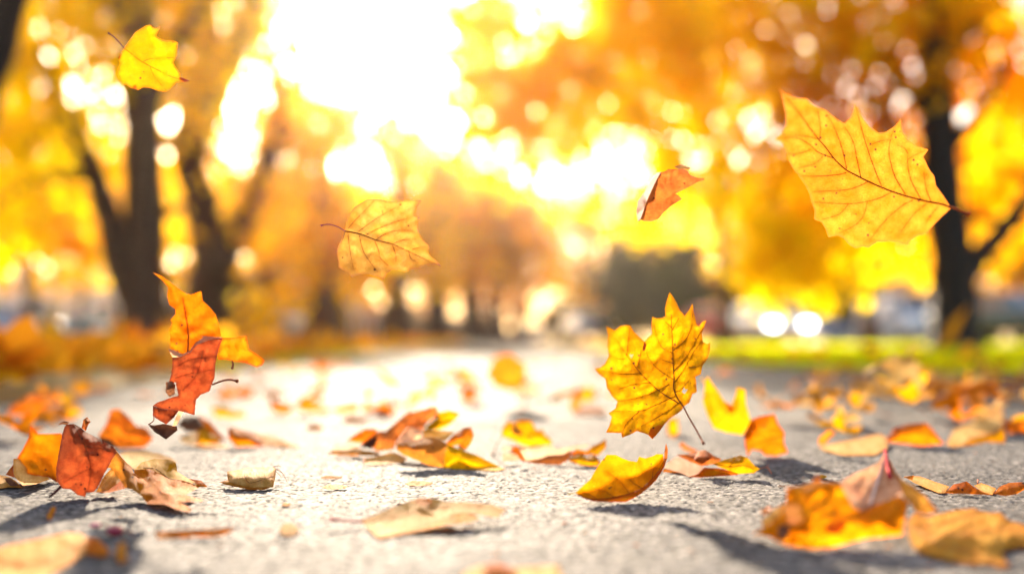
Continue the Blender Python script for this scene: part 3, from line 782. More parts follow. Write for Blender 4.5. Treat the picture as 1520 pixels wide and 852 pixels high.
l = leaf('fallen_leaf', 'yellow leaf folded over a brown half, lying right of the tumbling red-brown leaf', 1.04, lean=12, z=(0, 490, 3.167), foot=(310, 662), crumple=0.6)
l.patch('yellow', [(925,470),(960,455),(1040,510),(1030,530),(930,540)], bulge=0.6)
l.patch('orange', [(935,405),(985,430),(1065,520),(1040,512),(960,455)], dd=0.4)
l.patch('dark', [(830,445),(870,402),(940,408),(960,455),(925,475),(880,478)], dd=0.6, bulge=0.6)
l.patch('cream', [(840,505),(925,472),(930,540),(1030,530),(1080,550),(960,556),(860,530)], dd=0.2, lean=20)
l.stalk([(1010,405),(900,407)], 1.2, 1.0, 'stalk', d=(-2, -2), knob=False)

l = leaf('fallen_leaf', 'orange-brown leaf tapering to a long cream point, lying on the path left of centre', 1.0, lean=10, z=(0, 490, 3.167), foot=(370, 665), crumple=0.6)
l.patch('orange', [(1070,460),(1100,455),(1180,480),(1230,520),(1240,545),(1110,548),(1075,510)], bulge=1.2)
l.patch('peach', [(1180,480),(1290,500),(1400,540),(1425,552),(1330,552),(1240,545),(1230,520)], lean=20, bulge=0.2)

# ---- middle
l = leaf('fallen_leaf', 'brown crumpled rolled leaf with a yellow tip in the pile at centre left', 0.93, lean=6, z=(480, 590, 5.43), foot=(575, 675), crumple=0.6)
l.patch('rust', [(440,440),(470,430),(560,420),(600,350),(680,245),(800,262),(840,200),(930,140),(920,80),(880,70),(820,90),(740,110),(680,120),(620,170),(560,220),(500,270),(440,270),(320,360),(300,400),(400,410)], bulge=1.0, crumple=1.6, step=3)
l.patch('bright', [(800,265),(850,210),(930,150),(925,120),(1010,100),(1100,125),(1060,180),(1010,225),(930,260),(860,268)], bulge=0.4, lean=3)
l.patch('brown', [(900,140),(960,130),(1040,125),(1030,150),(950,170),(910,165)], dd=-0.5, step=2.6)
l.patch('deep', [(190,350),(250,300),(340,250),(430,250),(430,280),(320,360),(300,370)], dd=0.3, bulge=0.5)
l.patch('dark', [(310,390),(400,320),(440,330),(420,390),(380,415)], dd=-0.4, crumple=1.2, step=2.6)
l = leaf('fallen_leaf', 'boat-shaped leaf with brown rolled end and yellow tip in the centre left pile', 0.86, lean=7, z=(480, 590, 5.43), foot=(680, 694), crumple=0.25)
l.patch('rustorange', [(590,370),(700,340),(800,320),(870,320),(940,335),(1000,370),(985,440),(970,500),(975,565),(850,545),(740,500),(640,460),(590,420)], bulge=1.2)
l.patch('glowyellow', [(1000,370),(1060,400),(1130,425),(1250,470),(1390,540),(1465,575),(1390,590),(1200,580),(1050,575),(975,565),(970,500),(985,440)], bulge=0.9)
l.patch('pink', [(590,370),(680,245),(740,250),(800,262),(790,322),(740,345),(680,345)], dd=-0.2, bulge=0.3, crumple=0.8)
l.patch('cream', [(800,268),(930,265),(1060,275),(980,350),(940,335),(870,318),(800,322)], lean=8, dd=0.1)
l.patch('deep', [(980,370),(1060,290),(1140,240),(1190,240),(1215,300),(1190,370),(1150,415),(1100,380),(1040,390)], dd=0.4, bulge=0.8)
l.patch('cream', [(1080,395),(1100,378),(1160,418),(1110,425)], dd=0.2)
l = leaf('fallen_leaf', 'small cream and orange leaf tip lying at the left end of the centre left pile', 0.90, lean=12, z=(480, 590, 5.43), foot=(540, 677))
l.patch('tan', [(35,450),(90,420),(240,430),(300,420),(440,440),(460,465),(400,470),(230,465),(100,460)], bulge=0.4)
l.patch('cream', [(60,430),(90,390),(200,370),(290,390),(300,420),(240,430),(90,420)], lean=25, dd=0.3)
l = leaf('fallen_leaf', 'white dry leaf scrap lying under the front of the centre left pile', 0.87, lean=16, z=(480, 590, 5.43), foot=(565, 689), crumple=0.5)
l.patch('cream', [(330,490),(450,470),(540,440),(600,450),(680,490),(640,520),(500,535),(400,542),(320,535)], bulge=-0.3)
l.stalk([(330,485),(320,540)], 1.2, 0.8, 'stalk', d=(-.3, -.3), knob=False)

l = leaf('fallen_leaf', 'rounded yellow leaf with a dark brown blotch standing behind a flat cream leaf', 1.0, lean=4, yaw=3, z=(730, 610, 7.6), foot=(780, 664), crumple=0.2)
l.patch('yellow', [(110,210),(140,160),(180,115),(250,130),(300,105),(440,105),(470,150),(500,205),(540,215),(580,200),(585,240),(620,280),(670,310),(685,380),(560,400),(440,410),(340,385),(250,340),(110,285)], bulge=0.7)
l.patch('brown', [(210,235),(250,215),(235,165),(255,140),(285,165),(285,200),(350,225),(330,275),(270,262)], dd=-0.75, step=2.6)
l.vein([(110,285),(300,300),(460,260),(585,240)], 0.9, 0.5, 0)
l.stalk([(110,285),(50,390),(5,490)], 1.4, 1.6, 'stalk', d=(-2, -3))
l = leaf('fallen_leaf', 'flat cream leaf with a yellow curled end lying right of centre', 0.885, lean=9, z=(730, 610, 7.6), foot=(830, 691), crumple=0.3)
l.patch('cream', [(120,400),(250,390),(290,390),(430,425),(560,410),(690,395),(720,430),(900,400),(1080,375),(1110,400),(900,430),(880,480),(800,490),(640,500),(520,540),(400,560),(340,540),(280,480),(200,440),(120,470)], lean=36, bulge=-0.3, dd=0.3)
l.patch('rust', [(380,568),(400,560),(520,540),(640,500),(800,490),(900,440),(880,520),(850,560),(760,605),(600,600),(470,590)], bulge=0.2)
l.patch('yellow', [(860,545),(920,500),(990,485),(1080,520),(1150,490),(1200,530),(1230,580),(1190,625),(1060,620),(980,600),(880,570)], dd=-0.6, bulge=0.6)
l.patch('yellow', [(1070,450),(1130,400),(1290,318),(1290,400),(1260,440),(1200,500),(1100,480)], dd=0.6, bulge=0.3)
l.patch('deep', [(880,480),(960,430),(1070,450),(1120,500),(990,495),(920,510)], dd=0.4)
l.patch('cream', [(120,480),(200,470),(270,480),(330,545),(250,560),(120,565)], lean=20, dd=-1)
l.patch('deep', [(240,400),(290,400),(350,500),(385,565),(340,560),(280,490),(220,450)], dd=-1.3)

l = leaf('fallen_leaf', 'sharp yellow-orange boat-shaped leaf balanced on its rolled edge right of centre', 0.677, lean=5, yaw=2, z=(840, 640, 4.75), foot=(925, 745), crumple=0.22)
l.patch('sharporange', [(70,430),(100,400),(170,340),(210,270),(250,210),(290,165),(350,165),(390,185),(440,205),(500,215),(515,178),(560,190),(610,175),(640,160),(685,160),(692,210),(680,255),(640,300),(590,350),(540,400),(450,440),(340,465),(220,480),(130,470),(80,450)], bulge=-1.3, step=3.2)
l.patch('orange', [(70,430),(80,450),(130,470),(220,480),(340,465),(450,440),(540,400),(590,350),(640,300),(680,255),(692,210),(695,160),(705,85),(718,130),(715,190),(690,260),(640,340),(570,410),(500,460),(420,498),(300,498),(200,495),(120,470)], deps=[0]*13+[-.3]*9+[-.1], bulge=0.5, step=3)
l.patch('rust', [(692,210),(695,150),(706,82),(719,130),(714,190),(690,258)], dd=-0.55, step=2.6)
l.vein([(75,440),(130,468),(220,478),(340,463),(450,438),(540,398),(640,298),(690,210)], 0.9, 0.7, 0)
for v in ([(340,465),(270,420),(190,400)],[(450,440),(380,350),(280,280)],[(540,400),(470,360),(420,300)],[(610,330),(620,265),(660,260)],[(220,480),(160,440),(120,430)]):
    l.vein(v, 0.7, 0.3, 0)
l.stalk([(75,435),(45,440),(15,440)], 1.4, 2.4, 'straw', d=(-0.3, -0.8), knob=False)

l = leaf('fallen_leaf', 'flat leaf with pink underside, bright yellow right lobe and brown curl on top', 0.80, lean=8, z=(840, 640, 4.75), foot=(1040, 709), crumple=0.4)
l.patch('pink', [(680,255),(700,240),(780,175),(860,205),(975,255),(930,300),(870,320),(800,290)], lean=28)
l.patch('rust', [(780,165),(860,160),(920,140),(960,140),(1040,170),(1100,195),(1060,225),(960,245),(880,215)], dd=1.0, bulge=0.5)
l.patch('rust', [(900,200),(930,140),(980,130),(1030,160),(1045,200),(1000,240),(950,240)], bulge=1.2, dd=-0.2, crumple=1.4, step=2.6)
l.patch('orange', [(975,255),(1080,260),(1200,290),(1220,305),(1100,315),(950,325),(870,322),(930,300)], bulge=0.2, dd=-0.2)
l.patch('bright', [(1030,230),(1100,205),(1230,168),(1280,185),(1330,240),(1370,265),(1320,295),(1220,300),(1130,270)], lean=5, bulge=0.3)
l.patch('deep', [(690,262),(800,290),(770,292),(680,285)], dd=0.4)
l.vein([(1060,230),(1150,250),(1250,240),(1330,265)], 1.0, 0.5, 4)
l.vein([(1150,250),(1200,200),(1240,175)], 0.8, 0.4, 4)
l.stalk([(1320,295),(1370,262),(1420,255),(1450,298)], 1.6, 1.3, 'rustalk', d=(-0.3, -1.2), knob=False)
l.stalk([(1420,255),(1425,236)], 1.3, 1.0, 'rustalk', d=(-0.4, -0.4), knob=False)

l = leaf('fallen_leaf', 'blurred yellow two-pronged leaf standing upright beside an orange one, right of centre', 0.98, lean=1, z=(1020, 550, 3.04), foot=(1090, 676), crumple=0.3)
l.patch('bright', [(60,20),(70,55),(95,25),(110,55),(140,95),(170,140),(200,155),(215,120),(225,75),(262,85),(265,150),(285,220),(290,230),(250,290),(180,280),(120,260),(90,200),(70,140),(80,60)], bulge=0.8)
l.patch('deep', [(170,140),(200,155),(215,150),(205,190),(190,180)], dd=-0.6, step=2.6)
l = leaf('fallen_leaf', 'blurred orange fan-shaped leaf standing on the path beside the yellow two-pronged one', 0.945, lean=1, z=(1020, 550, 3.04), foot=(1135, 677), crumple=0.3)
l.patch('orange', [(255,290),(290,220),(330,205),(395,195),(410,240),(440,280),(435,320),(455,370),(400,385),(350,380),(330,360),(290,355),(275,385),(262,340)], bulge=0.8)
l.vein([(262,350),(340,320),(440,290)], 1.0, 0.6, 0)

l = leaf('fallen_leaf', 'flat cream leaf with red stalk and orange underside lying low in the foreground', 0.575, lean=11, z=(300, 680, 3.167), foot=(650, 790), crumple=0.35)
l.patch('cream', [(740,290),(790,275),(880,235),(960,205),(1020,185),(1100,190),(1150,205),(1250,205),(1360,215),(1430,240),(1390,280),(1330,270),(1250,255),(1180,262),(1100,305),(1000,335),(900,355),(820,370),(790,340)], bulge=-0.2)
l.patch('sharporange', [(1180,262),(1250,255),(1310,280),(1270,300),(1150,315),(1000,345),(830,378),(820,370),(900,355),(1000,335),(1100,305)], deps=[0,0,0,-.5,-.7,-.6,-.2,0,0,0,0], bulge=0.2)
l.patch('amber', [(1000,205),(1020,187),(1075,190),(1080,205),(1040,215)], dd=-0.3, step=2.6)
l.vein([(760,297),(900,280),(1050,240),(1250,225),(1400,245)], 1.2, 0.6, 0, 'wood')
l.stalk([(760,297),(680,292),(605,286)], 3.6, 4.2, 'redstalk', d=(0.2, -0.6))

l = leaf('seed_pod', 'dry tan papery husk with bristly end lying on the path left of centre', 0.72, lean=13, z=(300, 560, 4.734), foot=(380, 726), cat='seed pod', crumple=0.5)
l.patch('cream', [(120,735),(180,720),(175,660),(240,650),(330,630),(420,630),(490,625),(520,640),(515,700),(500,770),(430,785),(330,780),(240,765),(180,750)], bulge=1.4, step=3)
l.patch('tan', [(120,735),(180,720),(240,745),(330,775),(500,768),(430,790),(330,788),(240,770),(160,752)], dd=-0.5, bulge=0.5, step=3)
l.vein([(300,690),(330,740),(420,720),(510,690)], 0.8, 0.6, 0)
for s_ in ([(490,632),(530,620),(555,628)],[(505,640),(560,668),(585,705),(598,738)],[(515,655),(550,690),(560,712)],[(515,645),(545,650),(575,685)]):
    l.stalk(s_, 1.1, 0.5, 'stalk', d=(0, -0.8), knob=False)

# ---- right foreground
l = leaf('fallen_leaf', 'large orange leaf arched over the path at lower right with red stalk stub', 0.545, lean=4.5, z=(1100, 650, 3.619), foot=(1230, 815), crumple=0.5)
l.patch('glow', [(240,265),(330,255),(390,235),(460,235),(530,240),(560,300),(600,370),(650,395),(720,360),(850,310),(900,340),(880,440),(870,520),(740,535),(660,540),(550,570),(460,595),(350,595),(260,580),(200,560),(150,530),(60,515),(120,480),(190,430),(240,370),(245,310)], bulge=1.0, step=5)
l.patch('pink', [(530,240),(600,195),(680,160),(745,125),(765,85),(800,120),(830,180),(860,250),(870,310),(850,310),(720,360),(650,395),(600,370),(560,300)], deps=[0,1,2,2.6,3,2.8,2,1,0,0,0,0,0,0], bulge=-0.7, step=4)
l.patch('tan', [(765,85),(800,120),(835,190),(870,230),(930,260),(990,310),(1060,390),(1000,410),(940,400),(900,340),(870,310),(850,240)], deps=[3,2.8,2,1.5,1.5,1.5,1,.5,.2,0,0,1], bulge=0.5, step=4)
l.patch('brown', [(200,470),(290,455),(310,480),(260,500),(240,550),(190,545)], dd=-0.7, step=4, crumple=1.0)
l.patch('deep', [(450,470),(540,440),(570,470),(520,520),(470,510)], dd=-1.05, step=4)
l.patch('rust', [(378,235),(400,195),(425,200),(430,238)], dd=0.2, step=3)
l.patch('cream', [(110,440),(180,380),(240,345),(240,370),(190,430),(120,480)], dd=0.8, step=4)
l.patch('amber', [(100,385),(160,370),(140,405),(110,405)], dd=1.2, step=3)
l.vein([(690,370),(720,270),(770,110)], 5, 2.5, 1, 'pinkv')
l.vein([(720,340),(600,420),(400,480),(200,520)], 1.6, 0.8, 0)
l.vein([(610,270),(650,330)], 2, 1, 1, 'pinkv')
l.stalk([(800,210),(785,130),(775,66)], 9, 5.5, 'redstalk', d=(1.6, 3), knob=False)

l = leaf('fallen_leaf', 'broad tan lobed leaf sprawling out of the frame at lower right', 0.505, lean=12, z=(1100, 650, 3.619), foot=(1480, 838), crumple=0.5)
l.patch('tan', [(890,450),(930,400),(1000,420),(1080,400),(1150,385),(1250,375),(1290,390),(1340,400),(1390,395),(1440,440),(1520,465),(1640,470),(1700,520),(1640,570),(1520,580),(1440,590),(1400,610),(1440,690),(1390,690),(1330,670),(1200,670),(1100,655),(1000,630),(930,600),(900,540)], bulge=0.9, step=5)
for v in ([(900,470),(1050,560),(1250,620),(1430,685)],[(950,500),(1150,520),(1400,490),(1620,500)],[(930,480),(1080,460),(1280,395)]):
    l.vein(v, 1.8, 0.8, 0, 'wood')

l = leaf('fallen_leaf', 'wavy rust leaf with cream edge lying behind the big orange leaf at far right', 0.71, lean=10, z=(1100, 650, 3.619), foot=(1430, 736), crumple=0.3)
l.patch('cream', [(875,205),(960,205),(1060,240),(1120,260),(1095,295),(1060,295),(1000,270),(930,240)], lean=24, bulge=0.2)
l.patch('deep', [(1095,295),(1140,250),(1210,232),(1250,260),(1300,290),(1350,305),(1230,300)], bulge=0.3)
l.patch('cream', [(1250,255),(1290,240),(1370,270),(1350,305),(1300,290)], lean=22)
l.patch('deep', [(1355,298),(1390,260),(1440,240),(1520,235),(1560,255),(1480,300),(1420,310)], bulge=0.3)
l.patch('amber', [(870,210),(930,200),(920,225)], dd=-0.3, step=2.6)
l.stalk([(1270,250),(1272,225)], 1.5, 2.5, 'stalk', knob=False)

l = leaf('fallen_leaf', 'long cream leaf with brown curled bits lying behind the red stalk stub at right', 0.96, lean=40, z=(1020, 550, 3.04), foot=(1250, 675), crumple=0.4)
l.patch('cream', [(590,340),(640,330),(750,310),(870,285),(900,300),(905,350),(850,380),(700,382),(620,362)], bulge=0.3)
l.patch('amber', [(590,330),(595,300),(640,265),(670,285),(640,310),(620,335)], lean=2, dd=1)
l = leaf('fallen_leaf', 'blurred yellow-orange mound-shaped leaf between a cream and a white leaf at right', 1.03, lean=4, z=(1020, 550, 3.04), foot=(1360, 662))
l.patch('orange', [(895,320),(930,260),(1000,240),(1080,235),(1120,280),(1160,330),(1060,340),(960,328)], bulge=1.2)
l = leaf('fallen_leaf', 'sunlit white leaf with yellow underside pointing up to the right near the right edge', 1.035, lean=10, z=(1020, 550, 3.04), foot=(1440, 662), crumple=0.3)
l.patch('cream', [(1170,330),(1200,270),(1280,230),(1350,200),(1420,165),(1430,210),(1420,250),(1380,280),(1280,310),(1240,340),(1190,345)], lean=42, bulge=0.2)
l.patch('yellow', [(1240,342),(1280,312),(1390,280),(1425,252),(1437,300),(1432,327),(1350,322)], bulge=0.2)
l = leaf('fallen_leaf', 'blurred orange leaf at the right edge behind the sunlit white leaf', 1.2, lean=5, z=(1020, 550, 3.04), foot=(1510, 643))
l.patch('deep', [(1420,230),(1520,220),(1600,240),(1560,290),(1450,280)], bulge=0.8)

# ---- foreground, out of focus
l = leaf('fallen_leaf', 'blurred pale orange leaf filling the bottom left corner in front of the camera', 0.49, lean=10, z=(0, 680, 4.75), foot=(40, 838), crumple=0.4)
l.patch('peach', [(-60,650),(60,610),(300,560),(460,525),(560,525),(620,560),(600,660),(500,740),(400,790),(300,860),(-60,880)], bulge=0.8, step=5)
l.patch('deep', [(610,560),(680,560),(770,640),(760,690),(700,690),(600,670)], dd=0.4, step=4)
l = leaf('leaf_scrap', 'small tan curl of dry leaf beside the blurred leaf in the bottom left corner', 0.50, lean=4, z=(0, 680, 4.75), foot=(180, 836), cat='leaf scrap')
l.patch('tan', [(820,640),(850,580),(890,600),(890,680),(910,720),(850,740),(810,690)], bulge=0.5, step=3)
l = leaf('fallen_leaf', 'blurred orange leaf top just showing at the bottom edge below the cream leaf', 0.478, lean=6, z=(0, 0, 1), foot=(765, 858), crumple=0.4)
l.patch('cream', [(685,852),(700,843),(720,837),(760,842),(830,838),(840,872),(690,872)], bulge=0.4)
l.patch('orange', [(718,840),(735,834),(750,838),(765,848),(770,862),(720,862)], dd=-0.5, bulge=0.4)
l = leaf('straw_strip', 'flat yellow strip of dry grass lying on the path at lower left', 0.565, lean=6, z=(0, 0, 1), foot=(290, 799), cat='straw')
l.patch('orangetop', [(230,789),(260,787),(300,785),(335,783),(350,784),(338,791),(318,797),(290,796),(260,799),(233,800)], bulge=0.3)
l = leaf('wood_chip', 'tiny tan rod of broken twig standing on the path at lower left', 0.625, lean=2, z=(0, 680, 4.75), foot=(74, 768), cat='wood chip')
l.patch('tan', [(322,408),(345,380),(365,340),(398,342),(385,380),(368,425),(345,425)], bulge=0.35, step=2.6)
for (cx, cy, w, hh, mt, ttl, nm, ct) in ((492, 708, 34, 5, 'tan', 'thin brown splinter lying right of the tan husk', 'wood_chip', 'wood chip'), (497, 722, 38, 8, 'cream', 'cream flake lying just below the brown splinter', 'leaf_scrap', 'leaf scrap'),
        (622, 717, 42, 8, 'cream', 'cream flake lying below the centre left leaf pile', 'leaf_scrap', 'leaf scrap'), (429, 785, 30, 19, 'gold', 'tan chip of leaf lying left of the red-stalked cream leaf', 'leaf_scrap', 'leaf scrap'),
        (1221, 707, 13, 6, 'bright', 'tiny yellow fragment lying behind the big orange leaf', 'leaf_scrap', 'leaf scrap'), (425, 748, 14, 6, 'tan', 'tiny tan crumb on the bare path below the husk', 'leaf_scrap', 'leaf scrap'),
        (1160, 721, 12, 4, 'dark', 'tiny dark crumb on the path right of the pink-sided leaf', 'leaf_scrap', 'leaf scrap'),
        (468, 634, 26, 10, 'amber', 'small blurred tan leaf scrap alone on the path left of the centre pile', 'leaf_scrap', 'leaf scrap'), (527, 623, 40, 9, 'amber', 'small blurred tan leaf scrap behind the centre left pile', 'leaf_scrap', 'leaf scrap')):
    l = leaf(nm, ttl, yg(cy + hh / 2), lean=14, foot=(cx, cy + hh / 2), cat=ct)
    l.patch(mt, [(cx - w / 2, cy + 1), (cx - w / 4, cy - hh / 2), (cx + w / 5, cy - hh / 2 + 1), (cx + w / 2, cy - 1), (cx + w / 2.4, cy + hh / 3), (cx + w / 10, cy + hh / 2), (cx - w / 3, cy + hh / 2)], bulge=0.15, step=2.6)

# ---- blurred single leaves further up the path
def simple(label, mat, pts, Y=None, lean=3, bulge=0.8, z=(0, 0, 1), crumple=0.4):
    yb = max(z[1] + p[1] / z[2] for p in pts)
    l = leaf('fallen_leaf', label, Y or yg(yb), lean=lean, z=z, crumple=crumple, foot=(z[0] + sum(p[0] for p in pts) / len(pts) / z[2], yb))
    l.patch(mat, pts, bulge=bulge)
    return l
zz = (320, 510, 2.62)
simple('blurred yellow flat leaf behind the tumbling red-brown leaf', 'bright', [(-20,245),(40,245),(70,262),(110,262),(118,285),(70,290),(0,285)], z=zz, lean=8)
simple('blurred orange leaf at the left end of the row of three leaves mid path', 'orange', [(208,238),(240,224),(300,240),(312,255),(270,276),(225,266)], z=zz)
simple('blurred rust-orange peaked leaf in the middle of the row mid path', 'deep', [(310,245),(335,208),(365,200),(388,240),(450,256),(440,272),(340,264)], z=zz)
simple('blurred long yellow-orange leaf at the right end of the row mid path', 'yellow', [(450,250),(500,238),(555,228),(556,262),(470,270)], z=zz)
simple('blurred orange flat leaf lying beyond the rolled brown leaf', 'orange', [(596,255),(640,248),(690,238),(703,262),(690,274),(620,275)], z=zz)
simple('small blurred orange dot of a leaf far left on the path', 'orange', [(85,178),(115,160),(148,178),(145,205),(92,208)], z=zz)
simple('small blurred pale orange leaf beyond the row of three', 'amber', [(570,180),(600,168),(622,184),(610,204),(575,204)], z=zz)
simple('small blurred yellow-orange leaf in mid path left of the round one', 'yellow', [(748,200),(775,178),(802,196),(798,222),(756,222)], z=zz)
simple('small blurred orange leaf in mid path just left of the round one', 'orange', [(950,205),(970,170),(1000,170),(1018,205),(1010,224),(958,224)], z=zz)
l = leaf('fallen_leaf', 'round blurred orange leaf standing high on its stalk in mid path', 1.62, lean=0.5, z=zz, foot=(755, 605), crumple=0.3)
l.patch('deep', [(1133 + (72 + 7 * math.sin(k * 2.1)) * math.cos(6.2832 * k / 20), 112 + (68 + 6 * math.sin(k * 1.7 + 1)) * math.sin(6.2832 * k / 20)) for k in range(20)], bulge=1.0)
l.stalk([(1190,172),(1206,200),(1200,245),(1180,258)], 3, 3, 'rustalk', d=(0, -2.5))
l = leaf('fallen_leaf', 'blurred yellow leaf with a raised tip left of the upright lobed leaf', 1.55, lean=2, z=zz, foot=(865, 610), crumple=0.3)
l.patch('yellow', [(1418,215),(1425,175),(1445,160),(1468,180),(1465,222),(1440,228)], bulge=0.6)
l.patch('amber', [(1380,265),(1380,212),(1400,205),(1425,222),(1410,262)], bulge=0.4)
l.patch('pink', [(1385,262),(1440,245),(1520,252),(1510,272),(1400,275)], lean=10)
simple('small yellow leaf standing behind the floating lobed leaf', 'yellow', [(990,622),(1005,618),(1008,640),(1002,652),(990,646)], Y=1.2, lean=0)
simple('blurred thin curved twig-like rust leaf behind the pink-sided leaf', 'rust', [(1007,660),(1012,655),(1024,664),(1036,668),(1030,672),(1016,668)], lean=2)
zz = (0, 490, 3.167)
simple('blurred orange-brown leaf lying far left beside a yellow one', 'deep', [(30,395),(60,350),(100,335),(170,308),(228,350),(232,395),(120,408)], z=zz)
simple('blurred bright yellow upright leaf lying far left', 'bright', [(292,350),(300,300),(330,298),(370,360),(392,392),(330,405),(280,385)], z=zz)
simple('blurred yellow-orange leaf standing behind the bright yellow one at far left', 'yellow', [(330,250),(370,240),(425,236),(432,290),(380,305),(345,298)], z=zz)

for l in LEAVES:
    l.build()
# ------------------------------------------------------------------ small round things
def pebble(name, label, cat, px, py, w, hh, mat, stalk=None):
    Y = yg(py + hh / 2)
    r = w / 2 * Y / F
    c = at(px, py + hh / 2, Y)
    root = empty(name, c, label, cat)
    bm = bmesh.new()
    bmesh.ops.create_icosphere(bm, subdivisions=3, radius=r)
    for v in bm.verts:
        v.co.z *= hh / w
        v.co *= 1 + 0.12 * noise.noise(v.co * 300)
        v.co.z += r * hh / w * 0.95
    me = bpy.data.meshes.new('fruit'); bm.to_mesh(me); bm.free()
    me.polygons.foreach_set('use_smooth', [True] * len(me.polygons))
    me.materials.append(M[mat])
    o = bpy.data.objects.new('fruit', me); COL.objects.link(o); o.parent = root
    MB().tube([(r * 0.8, 0, r * 0.7), (r * 1.5, 0, r * 0.5), (r * 2.2, 0.001, 0.0006)], [r * .12, r * .1, r * .08], 6).build('stalk', M['stalk'], root)
pebble('berry', 'dark red berry lying on the path at lower left', 'berry', 171, 787, 26, 16, 'berry')
pebble('berry', 'small pink shrivelled berry left of the dark red one', 'berry', 142, 779, 17, 8, 'pinkberry')

# ------------------------------------------------------------------ blurred leaves: shapes reused as copies
def leaf_shape(seed, curl, fold):
    """plane-tree leaf: five toothed lobes, a stalk, curled as it dried"""
    rng = random.Random(seed)
    out = []
    lobes = [(-2.25, .62), (-1.15, .86), (0, 1.0), (1.15, .86), (2.25, .62)]
    n = 60
    for i in range(n):
        t = -2.9 + 5.8 * i / (n - 1)
        r = 0.36
        for a, q in lobes:
            r = max(r, q * max(0, 1 - (abs(t - a) / 0.62) ** 1.25))
        r *= 1 + 0.09 * rng.uniform(-1, 1) + 0.05 * math.sin(t * 17)
        out.append((math.sin(t) * r, math.cos(t) * r))
    out.append((0.0, -0.22))
    vs = [Vector(p) for p in out]
    xs = [Vector((x / 6 + rng.uniform(-.04, .04), y / 6 + rng.uniform(-.04, .04))) for x in range(-6, 7) for y in range(-5, 7)]
    P = np.array(out)
    xs = [q for q in xs if seg_dist([tuple(q)], P)[0] > 0.06]
    res = delaunay_2d_cdt(vs + xs, [], [list(range(len(vs)))], 1, 1e-6)
    V = []
    for q in res[0]:
        x, y = q
        r2 = x * x + y * y
        z = curl * r2 * 0.55 + fold * abs(x) + 0.16 * noise.fractal(Vector((x * 1.6, y * 1.6, seed)), 0.8, 2, 3)
        V.append(Vector((x * (1 - 0.25 * abs(curl) * r2), y * (1 - 0.2 * abs(curl) * r2), z)) * 0.5)
    FC = [tuple(f) for f in res[2]]
    UV = [(q.x * 1.2 + seed, q.y * 1.2) for q in V]
    b = MB().tube([(0, -.02, .01), (0.02, -.28, 0.03 + .05 * curl), (0.05, -.5, .08 * curl + 0.03)], [.012, .010, .014], 5)
    o = len(V)
    V += [Vector(p) for p in b.v]; UV += [(0, 0)] * len(b.v)
    zmin = min(v.z for v in V)
    V = [v - Vector((0, 0, zmin)) for v in V]
    me = bpy.data.meshes.new('fallen_leaf')
    me.from_pydata([tuple(v) for v in V], [], FC + [tuple(i + o for i in f) for f in b.f])
    me.polygons.foreach_set('material_index', [0] * len(FC) + [1] * len(b.f))
    me.polygons.foreach_set('use_smooth', [True] * len(me.polygons))
    ul = me.uv_layers.new(name='UVMap')
    li = np.zeros(len(me.loops), int); me.loops.foreach_get('vertex_index', li)
    ul.data.foreach_set('uv', np.array(UV)[li].ravel())
    for an in ('rim', 'veindist'):
        ra = me.attributes.new(an, 'FLOAT', 'POINT'); ra.data.foreach_set('value', [1.0] * len(V))
    me.materials.append(M['orange']); me.materials.append(M['stalk'])
    me.update()
    return me

SHAPES = [leaf_shape(i + 1, c, f) for i, (c, f) in enumerate([(0.25, .1), (0.55, .0), (-0.45, .1), (0.35, .45), (0.8, .25), (-0.7, -.1), (0.15, -.3)])]
rl = random.Random(21)

def litter(x, y, size, mats, label, group, tilt=0.35, lift=0.0):
    o = bpy.data.objects.new('fallen_leaf', rl.choice(SHAPES))
    COL.objects.link(o)
    s = size
    o.scale = (s, s, s)
    tx, ty = rl.gauss(0, tilt), rl.gauss(0, tilt)
    o.rotation_euler = (tx, ty, rl.uniform(0, 6.28))
    mw = o.rotation_euler.to_matrix()
    zm = min((mw @ v.co).z for v in o.data.vertices) * s
    o.location = (x, y, -zm + 0.001 + lift)
    o.material_slots[0].link = 'OBJECT'
    o.material_slots[0].material = M[rl.choice(mats)]
    return tag(o, label, 'leaf', group)

WARM = ['orange', 'orange', 'deep', 'yellow', 'amber', 'rust']
HEAP = ['glow', 'glow', 'glowyellow', 'orangetop', 'orange', 'peach']  # lighter blade colours make up for sun the trees keep off the heap
# heap on the left verge: piled up towards the verge
for i in range(120):
    y = rl.uniform(1.7, 4.6)
    e = path_x(y, left_edge)
    x = e - abs(rl.gauss(0, 0.7)) - 0.02
    litter(x, y, rl.uniform(.10, .16), HEAP, 'blurred orange leaf in the heap along the left verge', 'leaves heaped on the left verge', 0.6, rl.uniform(0, .05))
for i in range(45):
    y = rl.uniform(4.6, 12)
    litter(path_x(y, left_edge) - rl.uniform(0, 2.4), y, rl.uniform(.12, .18), WARM, 'far blurred orange leaf on the lawn under the left trees', 'leaves on the lawn under the left trees', 0.5)
